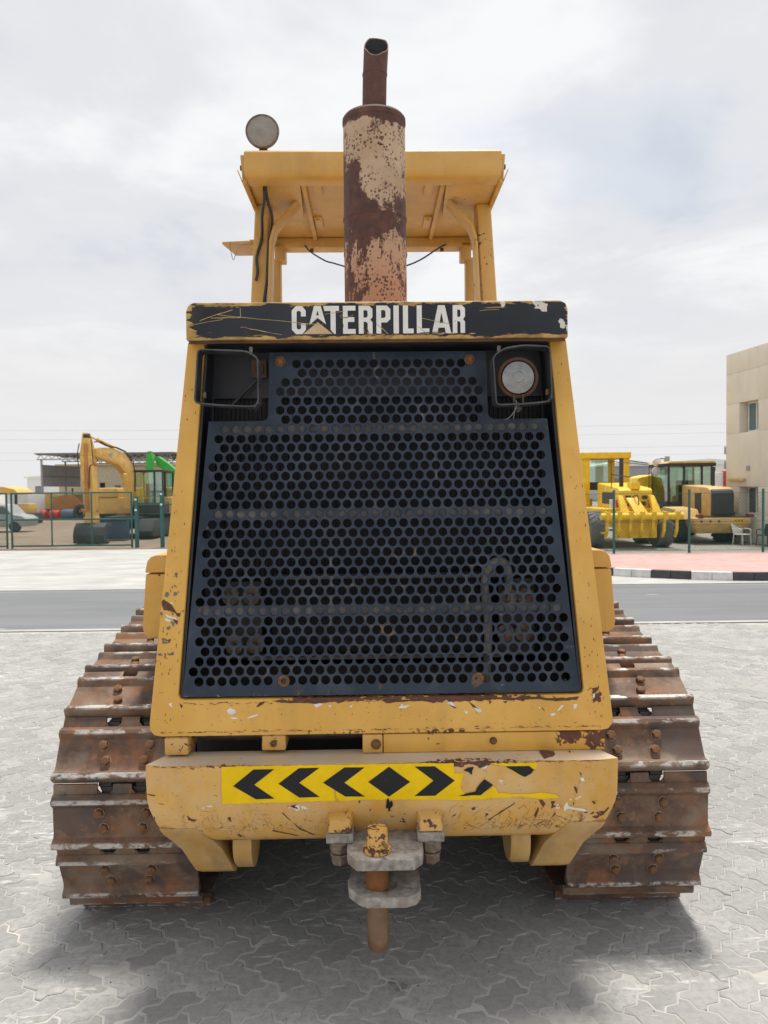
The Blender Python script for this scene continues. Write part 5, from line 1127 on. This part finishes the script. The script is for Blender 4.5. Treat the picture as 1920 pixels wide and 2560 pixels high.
t = thing('store_building', 'low cream store building with a dark doorway behind the yellow excavator', 'building', (-19, 56, 0)); OX, OY = -19, 56
b = MB(); b.box(-23.2, -20.3, 55, 62, 0, 3.35); b.box(-19.9, -15.2, 55, 62, 0, 3.35); b.box(-20.3, -19.9, 55.3, 62, 0, 3.35); b.box(-20.3, -19.9, 55, 55.3, 2.1, 3.35); ex(b, 'wall', 'cream', None, 0)
b = MB(); b.box(-20.29, -19.91, 55.2, 55.25, 0, 2.1); ex(b, 'door', 'dkgrille', None, 0)
b = MB(); b.box(-23.4, -15.0, 54.8, 62.2, 3.35, 3.45); ex(b, 'roof_slab', 'cream', None, 0)
for x in (-19.2, -18.6): b = MB(); b.box(x, x + .4, 54.95, 55.0, 1.5, 1.9); ex(b, 'window', 'winglass', None, 0)

# ---- machines and clutter in the left yard
def simple(name, label, cat, base, parts, group=None):
    global t, OX, OY
    t = thing(name, label, cat, base, 0, group); OX, OY = base[0], base[1]
    for pn, mt, fn, bv in parts:
        b = MB(); fn(b); ex(b, pn, mt, None, bv)
    return t
simple('wheel_loader', 'old yellow loader with rounded canopy far left behind the gate', 'loader', (-17.3, 36, 0), [
    ('canopy', 'xyel', lambda b: b.prism([(-18.6, 1.45), (-18.5, 1.66), (-18.0, 1.76), (-17.4, 1.76), (-16.9, 1.64), (-16.75, 1.48), (-16.8, 1.40), (-18.5, 1.40)], 35.2, 36.8), .03),
    ('body', 'xyel', lambda b: b.box(-18.4, -16.9, 35.3, 37.5, .45, .95), .08), ('post', 'dkgrille', lambda b: b.box(-18.4, -18.3, 35.4, 35.5, .9, 1.5), 0), ('post', 'dkgrille', lambda b: b.box(-17.0, -16.9, 35.4, 35.5, .9, 1.5), 0), ('crawler', 'tyredk', lambda b: b.prism([(35, .25), (35.2, 0), (37.6, 0), (37.8, .3), (37.6, .5), (35.2, .5)], -18.5, -18.0, 'x'), .03), ('crawler', 'tyredk', lambda b: b.prism([(35, .25), (35.2, 0), (37.6, 0), (37.8, .3), (37.6, .5), (35.2, .5)], -17.2, -16.7, 'x'), .03)])
simple('parked_car', 'pale parked car at the left edge behind the gate', 'car', (-14.6, 29.5, 0), [
    ('body', 'steelgrey', lambda b: b.prism([(-15.6, .2), (-13.55, .2), (-13.5, .5), (-13.7, .62), (-14.0, .66), (-14.3, 1.02), (-15.0, 1.08), (-15.6, 1.0)], 29, 30.1), .06),
    ('window', 'winglass', lambda b: b.prism([(-15.5, .7), (-14.1, .68), (-14.35, .95), (-15.0, 1.0), (-15.5, .98)], 28.99, 29.0), 0), ('wheel', 'tyredk', lambda b: b.cyl((-13.95, 28.97, .2), (-13.95, 29.15, .2), .2, .2, 16), .01), ('wheel', 'tyredk', lambda b: b.cyl((-15.2, 28.97, .2), (-15.2, 29.15, .2), .2, .2, 16), .01)])
simple('container', 'white box container in the left yard behind the gate', 'container', (-19.2, 40, 0), [
    ('box', 'white', lambda b: b.box(-19.7, -18.5, 40, 42, .25, 1.4), .02), ('skid', 'dkgrille', lambda b: b.box(-19.6, -18.6, 40.1, 41.9, 0, .25), 0)])
for i, (x, lb) in enumerate(((-19.0, 'leftmost red drum lying in the row in the left yard'), (-18.45, 'second red drum from the left in the yard row'), (-17.75, 'red drum lying left of the blue drum in the yard'), (-13.75, 'red drum standing alone right of the excavator stick'))):
    simple('drum', lb, 'drum', (x, 41.5, 0), [('body', 'red', lambda b, x=x: b.cyl((x - .25, 41.5, .26), (x + .25, 41.5, .26), .26, .26, 18) if i < 3 else b.cyl((x, 41.5, 0), (x, 41.5, .6), .28, .28, 18), .02), ('rim_hoop', 'dkred', lambda b, x=x: b.cyl((x - .03, 41.5, .26), (x + .03, 41.5, .26), .27, .27, 18) if i < 3 else b.cyl((x, 41.5, .27), (x, 41.5, .33), .29, .29, 18), 0)], 'red drums in the yard')
simple('drum', 'blue grey drum lying beside the red drums in the yard', 'drum', (-16.9, 41.3, 0), [('body', 'blue', lambda b: b.cyl((-17.25, 41.3, .28), (-16.6, 41.3, .28), .28, .28, 18), .02)])
simple('tyre', 'black tyre lying beside the blue drum in the yard', 'tyre', (-16.2, 41.2, 0), [('tread', 'tyredk', lambda b: b.lathe([(.22, -.15), (.4, -.15), (.42, 0), (.4, .15), (.22, .15)], (-16.2, 41.2, .42), 'y', 20, False), 0)])
simple('scrapped_machine', 'orange scrapped machine body behind the red drums', 'machine', (-18.2, 44, 0), [('body', 'orange', lambda b: b.prism([(-18.9, .3), (-17.2, .3), (-17.1, .9), (-17.6, 1.35), (-18.3, 1.3), (-18.8, 1.0)], 43.6, 45), .05), ('engine', 'dkgrille', lambda b: b.box(-18.6, -17.4, 43.5, 44.8, .0, .4), .05), ('stack', 'dkgrille', lambda b: b.cyl((-17.8, 44, 1.2), (-17.8, 44, 1.7), .05, .05, 8), 0)])
simple('scrapped_machine', 'yellow scrapped machine body left of the orange one', 'machine', (-20.0, 45, 0), [('body', 'xyel', lambda b: b.prism([(-20.4, .3), (-19.2, .3), (-19.1, 1.0), (-19.5, 1.45), (-20.3, 1.4)], 44.6, 46), .05), ('engine', 'dkgrille', lambda b: b.box(-20.3, -19.3, 44.5, 45.5, .0, .5), .05)])
simple('scrapped_machine', 'red and brown scrapped machine right of the orange one', 'machine', (-16.5, 45, 0), [('body', 'dkred', lambda b: b.prism([(-17.0, .3), (-15.7, .3), (-15.6, .9), (-16.0, 1.4), (-16.7, 1.3)], 44.6, 46), .05), ('engine', 'dkgrille', lambda b: b.box(-16.9, -15.8, 44.5, 45.5, .0, .5), .05), ('bonnet', 'orange', lambda b: b.box(-16.5, -15.9, 44.4, 44.9, .6, 1.0), .04)])
simple('scrap_heap', 'dark heap of scrap metal beside the excavator bucket', 'scrap', (-12.8, 40, 0), [('heap', 'tyredk', lambda b: b.prism([(-13.4, 0), (-11.6, 0), (-11.8, .35), (-12.2, .55), (-12.6, .4), (-13.1, .5)], 39.6, 40.4), .05), ('bracket', 'rust' if 0 else 'orange', lambda b: b.prism([(-12.5, .3), (-12.1, .35), (-12.0, .75), (-12.3, .7)], 39.4, 39.6), .02)])

# ---- low pale sheds on the far horizon (both sides)
for (x0, x1, y, h, lb, nm, mt) in ((-44, -30, 95, 3.2, 'long pale warehouse on the horizon left of the grey sheet wall', 'warehouse', 'white'), (21.5, 26.5, 75, 3.4, 'pale low warehouse seen between grader cab and loader', 'warehouse', 'steelgrey'), (27.5, 40, 80, 3.6, 'white warehouse on the horizon behind the loader cab', 'warehouse', 'white')):
    simple(nm, lb, 'building', ((x0 + x1) / 2, y, 0), [('wall', mt, lambda b: b.box(x0, x1, y, y + 10, 0, h), 0), ('roof', 'white', lambda b: b.prism([(x0 - .3, h), (x1 + .3, h), (x1 + .3, h + .15), ((x0 + x1) / 2, h + .6), (x0 - .3, h + .15)], y - .2, y + 10.2), 0), ('door', 'roofgrey', lambda b: b.box(x0 + 1.0, x0 + 2.0, y - .05, y, 0, 2.2), 0)])

# ---- overhead power lines
for i, (z, y, lb) in enumerate(((6.9, 70, 'uppermost thin power line across the hazy sky'), (6.1, 70, 'second thin power line from the top'), (4.9, 70, 'third thin power line from the top'), (4.2, 70, 'lowest thin power line just above the yard roofs'))):
    b = MB(); pts_ = [(-90 + 180 * k / 40, y, z + 1.1 * ((-1 + 2 * k / 40) ** 2)) for k in range(41)]; b.tube(pts_, .009, 5); tag(bp(b, 'power_line', 'wire', None), lb, 'power line', 'overhead power lines')

# ---- right side: fence on the pink pavement
t = thing('chain_fence', 'chain-link fence on thin green posts along the pink pavement', 'fence', (7, 16.12, .095))
for x in (3.25, 4.82, 6.40, 7.95, 9.5, 11.1): b = MB(); b.cyl((x - 7, 0, -.02), (x - 7, 0, 1.33), .026, .026, 10); bp(b, 'post', 'gatepaint', t)
chainlink(t, (3.25 - 7, .02), (11.1 - 7, .02), .02, 1.26, .075, .0016)
for z in (.05, .65, 1.25): b = MB(); b.cyl((3.25 - 7, .0, z), (11.1 - 7, .0, z), .004, .004, 5); bp(b, 'line_wire', 'gatepaint', t)

# ---- yellow grader with ripper
t = thing('motor_grader', 'bright yellow road grader with a rear ripper behind the fence', 'grader', (6.1, 18.9, 0)); OX, OY = 6.1, 18.9; gt = t
def gx(mb, name, mat, parent=None, bevel=.015): return mb.build(name, M[mat], parent or gt, bevel, 2, 35, (-OX, -OY, 0))
for (x, y) in ((5.19, 19.05), (6.86, 19.05), (5.25, 20.4), (6.86, 20.4)): wheel(gt, (x - OX, y - OY, .445), .45, .36)
b = MB(); b.prism([(18.95, .92), (18.95, 1.40), (19.1, 1.46), (20.9, 1.60), (20.9, .92)], 5.80, 6.62, 'x'); hood_ = gx(b, 'engine_hood', 'gyel', None, .03)
for x in (5.95, 6.36): b = MB(); b.box(x, x + .13, 18.935, 18.95, 1.18, 1.27); gx(b, 'vent', 'dkgrille', hood_, 0)
b = MB(); b.cyl((6.05, 19.6, 1.45), (6.05, 19.6, 2.22), .055, .055, 12); gx(b, 'exhaust_stack', 'dkgrille')
b = MB(); b.box(6.10, 6.30, 18.9, 19.3, 1.42, 1.60); gx(b, 'cooler_cap', 'gyel')
b = MB(); b.box(5.35, 6.70, 18.75, 21.5, .55, .95); gx(b, 'rear_frame', 'gyel')
b = MB(); b.box(5.52, 6.56, 18.45, 18.6, .25, .72); gx(b, 'scarifier_plate', 'gyel', None, .03)
b = MB(); b.cyl((5.16, 18.3, .78), (7.12, 18.3, .78), .085, .085, 12); beam = gx(b, 'ripper_beam', 'gyel', None, 0)
for i, x in enumerate((5.32, 5.60, 5.87, 6.14, 6.41, 6.68, 6.98)):
    b = MB(); b.box(x - .05, x + .05, 18.2, 18.4, .70, .90); b.prism([(18.28, .72), (18.36, .72), (18.37, .45), (18.46, .30), (18.44, .26), (18.30, .42)], x - .03, x + .03, 'x'); gx(b, 'ripper_shank', 'gyel', beam, .008)
for x0, x1, dx in ((5.66, 5.80, .10), (6.42, 6.56, .10)):
    b = MB(); b.hexa([(x0 - .02, 18.25, .82), (x1 + .06, 18.25, .82), (x1 + .06, 18.35, .82), (x0 - .02, 18.35, .82), (x0, 18.55, 1.28), (x1 - .04, 18.55, 1.28), (x1 - .04, 18.75, 1.28), (x0, 18.75, 1.28)]); gx(b, 'ripper_arm', 'gyel')
b = MB(); b.hexa([(5.98, 18.22, .82), (6.30, 18.22, .82), (6.30, 18.32, .82), (5.98, 18.32, .82), (5.86, 18.6, 1.22), (6.14, 18.6, 1.22), (6.14, 18.7, 1.22), (5.86, 18.7, 1.22)]); gx(b, 'ripper_link', 'gyel')
b = MB()
for x in (5.60, 6.70): b.box(x - .11, x + .11, 21.3, 21.5, .95, 2.30); b.box(x - .09, x + .09, 22.6, 22.75, .95, 2.30)
b.box(5.46, 6.82, 21.2, 22.9, 2.27, 2.44); rp = gx(b, 'cab_frame', 'gyel', None, .02)
b = MB(); b.box(5.7, 6.6, 21.6, 22.5, 1.4, 1.62); gx(b, 'dashboard', 'dkgrille', rp)
b = MB(); b.box(5.71, 6.59, 22.65, 22.66, 1.5, 2.27); gx(b, 'windscreen', 'cabglass', rp, 0)
b = MB(); b.box(5.48, 5.52, 21.5, 22.6, 1.0, 2.2); gx(b, 'side_window', 'cabglass', rp, 0)
for pts_ in ([(5.62, 19.0, 1.45), (5.62, 19.0, 2.12), (6.55, 19.0, 2.02), (6.55, 19.0, 1.45)], [(5.62, 19.0, 1.80), (6.1, 19.0, 1.72)], [(6.25, 19.6, 2.15), (6.72, 19.6, 2.08)], [(5.62, 19.0, 2.12), (5.62, 20.8, 2.16)]):
    b = MB(); b.tube(pts_, .012, 6); gx(b, 'handrail', 'dkgrille', None, 0)
for x, mt in ((5.55, 'white'), (5.70, 'red'), (6.52, 'red')): b = MB(); b.box(x, x + .10, 18.86, 18.94, .98, 1.18); gx(b, 'tail_light', mt, None, .01)
b = MB(); b.cyl((5.0, 19.05, .44), (5.36, 19.05, .44), .2, .2, 14); gx(b, 'axle_hub', 'gyel')
b = MB(); b.cyl((5.3, 18.65, .48), (5.3, 18.9, .40), .14, .1, 14); gx(b, 'final_drive', 'gyel', None, 0)
b = MB(); b.box(5.86, 6.1, 22.5, 26.5, .9, 1.15); gx(b, 'front_beam', 'gyel'); wheel(gt, (5.3 - OX, 26 - OY, .42), .42, .3); wheel(gt, (6.7 - OX, 26 - OY, .42), .42, .3)

for x in (5.44, 6.62): b = MB(); b.box(x, x + .03, 18.74, 18.75, .62, .9); gx(b, 'weld_plate', 'dkgrille', None, 0)
for pts_ in ([(5.75, 18.7, 1.2), (5.7, 18.5, 1.05), (5.78, 18.4, .9)], [(6.45, 18.75, 1.15), (6.62, 18.5, 1.05), (6.5, 18.38, .9)], [(6.0, 18.7, 1.2), (6.1, 18.5, 1.28), (6.12, 18.45, 1.0)]):
    b = MB(); b.tube(smooth_path(pts_, 4), .014, 6); gx(b, 'hydraulic_hose', 'dkgrille', None, 0)
b = MB(); b.box(6.0, 6.45, 18.935, 18.945, 1.02, 1.12); gx(b, 'rear_grille', 'dkgrille', None, 0)
b = MB(); b.box(5.785, 5.80, 19.3, 20.4, 1.05, 1.35); gx(b, 'side_vent', 'dkgrille', None, 0)
for z in (.55, .75, .95): b = MB(); b.box(5.30, 5.42, 20.9, 21.2, z, z + .02); gx(b, 'step', 'dkgrille', None, 0)

# ---- tan wheel loader seen from behind
t = thing('wheel_loader', 'tan yellow wheel loader with big black rear grille beside the beige building', 'loader', (8.6, 20.3, 0)); OX, OY = 8.6, 20.3; gt = t
for (x, y) in ((7.83, 20.5), (9.05, 20.5), (7.83, 23.4), (9.25, 23.4)): wheel(gt, (x - OX, y - OY, .43), .44, .38, 20, 'tyredk', 'lyel')
b = MB(); b.prism([(19.82, .70), (19.80, 1.28), (19.86, 1.40), (20.0, 1.45), (21.7, 1.52), (21.7, .70)], 8.40, 9.02, 'x'); hd = gx(b, 'engine_hood', 'lyel', None, .04)
b = MB(); b.prism([(19.74, .72), (19.72, 1.26), (19.78, 1.37), (19.90, 1.41), (19.90, .72)], 8.43, 8.99, 'x'); gr_ = gx(b, 'rear_grille', 'dkgrille', hd, .03)
for i in range(12): b = MB(); z = .78 + i * .046; b.box(8.46, 8.96, 19.715, 19.74, z, z + .022); gx(b, 'grille_slat', 'lug', gr_ if 0 else hd, 0)
b = MB(); b.box(8.385, 8.40, 20.35, 20.75, .75, 1.30); gx(b, 'side_vent', 'dkgrille', hd, 0)
b = MB(); b.hexa([(8.0, 19.66, .27), (9.12, 19.66, .27), (9.12, 20.2, .27), (8.0, 20.2, .27), (7.87, 19.5, .50), (9.31, 19.5, .50), (9.31, 20.2, .50), (7.87, 20.2, .50)]); b.hexa([(7.87, 19.5, .50), (9.31, 19.5, .50), (9.31, 20.2, .50), (7.87, 20.2, .50), (7.87, 19.5, .67), (9.31, 19.5, .67), (9.31, 20.2, .67), (7.87, 20.2, .67)]); cw = gx(b, 'counterweight', 'lyel', None, .03)
b = MB(); b.box(8.85, 9.12, 19.488, 19.5, .55, .64); gx(b, 'warning_decal', 'tape', cw, 0)
for i in range(3): b = MB(); x = 8.89 + i * .08; b.prism([(x, .60), (x + .035, .63), (x + .06, .63), (x + .025, .60), (x + .06, .565), (x + .035, .565)], 19.480, 19.487); gx(b, 'chevron', 'tapeblack', cw, 0)
for x in (8.05, 8.28, 8.5): b = MB(); b.cyl((x, 19.5, .585), (x, 19.49, .585), .03, .03, 10); gx(b, 'reflector', 'rust', cw, 0)
for x in (7.98, 9.26): b = MB(); b.box(x, x + .13, 19.5, 19.7, .68, .76); gx(b, 'tail_light', 'dkred', cw, .01)
b = MB(); b.box(8.1, 9.3, 19.6, 19.75, .675, .70); gx(b, 'step_rail', 'dkgrille', cw, 0)
b = MB(); b.prism([(19.9, .62), (20.1, .88), (21.0, .93), (21.4, .80), (21.4, .72), (20.1, .72)], 7.62, 8.2, 'x'); gx(b, 'fender', 'lyel', None, .02)
b = MB(); b.box(8.0, 9.2, 20.2, 24.5, .45, .72); gx(b, 'chassis', 'lyel')
cb_ = MB()
for x, y in ((8.08, 21.8), (9.3, 21.8), (8.5, 21.75), (8.08, 23.1), (9.3, 23.1), (9.0, 21.75)): cb_.box(x - .03, x + .03, y, y + .06, .95, 2.06)
cb_.box(8.0, 9.38, 21.7, 23.25, 2.04, 2.13); cb_.box(8.05, 9.33, 21.8, 23.15, .85, 1.05); cb_ = gx(cb_, 'cab', 'dkgrille', None, .02)
b = MB(); b.prism([(7.98, 2.13), (9.40, 2.13), (9.3, 2.19), (8.08, 2.19)], 21.68, 23.27); gx(b, 'cab_roof', 'lyel', cb_, .02)
for x0, x1 in ((8.11, 8.47), (8.53, 8.97), (9.03, 9.27)): b = MB(); b.box(x0, x1, 21.81, 21.82, 1.05, 2.04); gx(b, 'rear_window', 'cabglass', cb_, 0)
b = MB(); b.box(8.06, 8.07, 21.85, 23.1, 1.05, 2.04); gx(b, 'side_window', 'cabglass', cb_, 0)
b = MB(); b.box(8.1, 9.27, 23.12, 23.13, 1.05, 2.04); gx(b, 'windscreen', 'cabglass', cb_, 0)
b = MB(); b.box(8.5, 8.95, 22.3, 22.42, 1.05, 1.65); b.box(8.5, 8.95, 22.3, 22.7, 1.05, 1.2); gx(b, 'driver_seat', 'dkgrille', cb_, .03)
b = MB(); b.cyl((8.95, 20.9, 1.45), (8.95, 20.9, 1.98), .04, .04, 10); b.cyl((8.95, 20.9, 1.9), (8.95, 20.9, 2.0), .055, .055, 10); gx(b, 'exhaust_stack', 'dkgrille', None, 0)
b = MB(); b.prism([(24.5, .5), (26, 1.0), (26, 1.25), (24.5, .9)], 8.1, 9.2, 'x'); gx(b, 'lift_arm', 'lyel'); b = MB(); b.prism([(26, .1), (27, .1), (26.9, .2), (26.3, .3), (26.2, 1.0), (26, 1.0)], 7.7, 9.7, 'x'); gx(b, 'bucket', 'lyel')

# ---- between them: small yellow machine, red tank and twin floodlights on a grey mast
simple('roller', 'small yellow roller body between the grader and the loader', 'roller', (8.0, 23.8, 0), [('body', 'gyel', lambda b: b.prism([(7.6, .5), (8.35, .5), (8.4, 1.75), (8.2, 1.85), (7.7, 1.75), (7.6, 1.3)], 23.3, 24.6), .05), ('drum', 'tyredk', lambda b: b.cyl((7.6, 24, .35), (8.35, 24, .35), .35, .35, 18), .02), ('vent', 'dkgrille', lambda b: b.box(8.2, 8.26, 23.28, 23.3, 1.4, 1.7), 0)])
simple('compressor', 'dark red compressor cowl left of the loader cab', 'compressor', (8.35, 23.0, 0), [('cowl', 'dkred', lambda b: b.prism([(8.22, .3), (8.5, .3), (8.5, 1.4), (8.42, 1.52), (8.22, 1.52)], 22.75, 23.2), .03), ('skid', 'dkgrille', lambda b: b.box(8.2, 8.55, 22.75, 23.25, 0, .3), 0)])
simple('light_mast', 'grey mast carrying two round white floodlights behind the grader', 'light mast', (8.38, 22.6, 0), [('mast', 'steelgrey', lambda b: b.cyl((8.30, 22.6, 0), (8.30, 22.6, 2.3), .055, .05, 12), 0), ('mast_head', 'steelgrey', lambda b: b.cyl((8.30, 22.6, 2.1), (8.33, 22.6, 2.36), .09, .07, 12), .01),
    ('floodlight', 'white', lambda b: b.lathe([(.03, .12), (.10, .08), (.13, 0), (.12, -.05), (.01, -.07)], (7.98, 22.5, 2.19), 'y', 20), 0), ('floodlight', 'white', lambda b: b.lathe([(.03, .12), (.10, .08), (.13, 0), (.12, -.05), (.01, -.07)], (7.96, 22.5, 1.93), 'y', 20), 0), ('arm', 'dkgrille', lambda b: b.tube([(8.3, 22.6, 2.28), (8.12, 22.55, 2.3), (8.05, 22.55, 2.2)], .015, 6), 0), ('arm', 'dkgrille', lambda b: b.tube([(8.3, 22.6, 2.0), (8.12, 22.55, 1.98), (8.05, 22.55, 1.93)], .015, 6), 0)])
simple('truck', 'white truck with red rear frame partly hidden by the beige building', 'truck', (13.2, 30, 0), [('box', 'white', lambda b: b.box(12.3, 13.25, 30, 33, .6, 2.0), .03), ('rear_frame', 'red', lambda b: b.box(13.25, 13.55, 29.9, 30.2, .5, 2.05), .02), ('wheel', 'tyredk', lambda b: b.cyl((12.3, 30.6, .35), (12.6, 30.6, .35), .35, .35, 16), .01), ('wheel', 'tyredk', lambda b: b.cyl((13.2, 30.6, .35), (13.5, 30.6, .35), .35, .35, 16), .01)])

# ---- beige building at the right edge
t = thing('office_building', 'two-storey beige panelled building at the right edge of the photo', 'building', (9.34, 21.0, 0), 0); OX, OY = 9.34, 21.0; gt = t
FD = Vector((.21, -1.9)).normalized(); FN = Vector((-FD.y, FD.x))        # along the facade / into the building
FN = FN if FN.x > 0 else -FN
def fbox(b, s0, s1, d0, d1, z0, z1):
    q = [Vector((9.34, 21.0)) + FD * s + FN * d for s, d in ((s0, d0), (s1, d0), (s1, d1), (s0, d1))]
    b.hexa([(p.x, p.y, z0) for p in q] + [(p.x, p.y, z1) for p in q]); return b
ss = [0, .63, 1.47, 2.9, 4.3]; zr = [0, .73, 1.455, 2.88, 3.67, 4.48, 5.02]
for i in range(4):
    for j in range(6):
        if i == 1 and j in (1, 3): continue
        b = fbox(MB(), ss[i] + .002, ss[i + 1] - .002, 0, .30, zr[j] + .0025, zr[j + 1] - .0025); gx(b, 'wall_panel', 'wall', None, .0015)
b = fbox(MB(), .0, 4.3, .305, 7, 0, 5.0); gx(b, 'building_core', 'wall', None, 0)
for k, (z0, z1, gm) in enumerate(((.73, 1.455, 'winglass'), (2.88, 3.67, 'winglass2'))):
    b = MB(); fbox(b, .66, .70, .22, .28, z0, z1); fbox(b, 1.43, 1.47, .22, .28, z0, z1); fbox(b, 1.03, 1.07, .22, .28, z0, z1); fbox(b, .70, 1.43, .22, .28, z1 - .04, z1); fbox(b, .70, 1.43, .20, .30, z0, z0 + .05); wf = gx(b, 'window_frame', 'frame', None, 0)
    for s0, s1 in ((.70, 1.03), (1.07, 1.43)): b = fbox(MB(), s0, s1, .245, .255, z0 + .05, z1 - .04); gx(b, 'pane', gm, wf, 0)
b = fbox(MB(), .22, .95, -.10, 0, 1.61, 1.67); gx(b, 'light_bar', 'lyel', None, .01)
b = fbox(MB(), 1.0, 1.12, -.04, 0, 1.87, 2.0); gx(b, 'vent_box', 'panelgrey', None, .005)
for z in (1.95, 2.35): b = fbox(MB(), -.28, -.06, .1, .30, z, z + .22); gx(b, 'air_conditioner', 'panelgrey', None, .01)
b = fbox(MB(), 2.0, 2.6, -.02, 0, 1.5, 1.75); gx(b, 'wall_sign', 'frame', None, 0)

# ---- two chairs by the building
def chair(loc, rz, mat, label, sc=.62):
    c_ = thing('chair', label, 'chair', loc, rz, 'chairs by the beige building')
    def cp(b, n, bev=.006): b.v = [tuple(x * sc for x in v) for v in b.v]; return bp(b, n, mat, c_, bev)
    b = MB(); b.box(-.24, .24, -.22, .24, .40, .44); cp(b, 'seat', .015)
    b = MB(); b.hexa([(-.23, .22, .44), (.23, .22, .44), (.23, .26, .44), (-.23, .26, .44), (-.24, .34, .86), (.24, .34, .86), (.24, .37, .86), (-.24, .37, .86)]); cp(b, 'backrest', .012)
    for x in (-.22, .22):
        for y in (-.20, .22): b = MB(); b.cyl((x, y, .42), (x * 1.1, y * 1.15, 0), .022, .018, 8); cp(b, 'leg', 0)
        b = MB(); b.tube(smooth_path([(x * 1.1, -.2, .42), (x * 1.15, -.18, .62), (x * 1.15, .05, .65), (x * 1.1, .27, .64)], 4), .02, 6); cp(b, 'armrest', 0)
chair((9.02, 19.35, 0), R(25), 'white', 'white plastic armchair behind the loader counterweight')
chair((9.38, 18.9, 0), R(-60), 'dkgrille', 'dark metal armchair against the beige building wall')
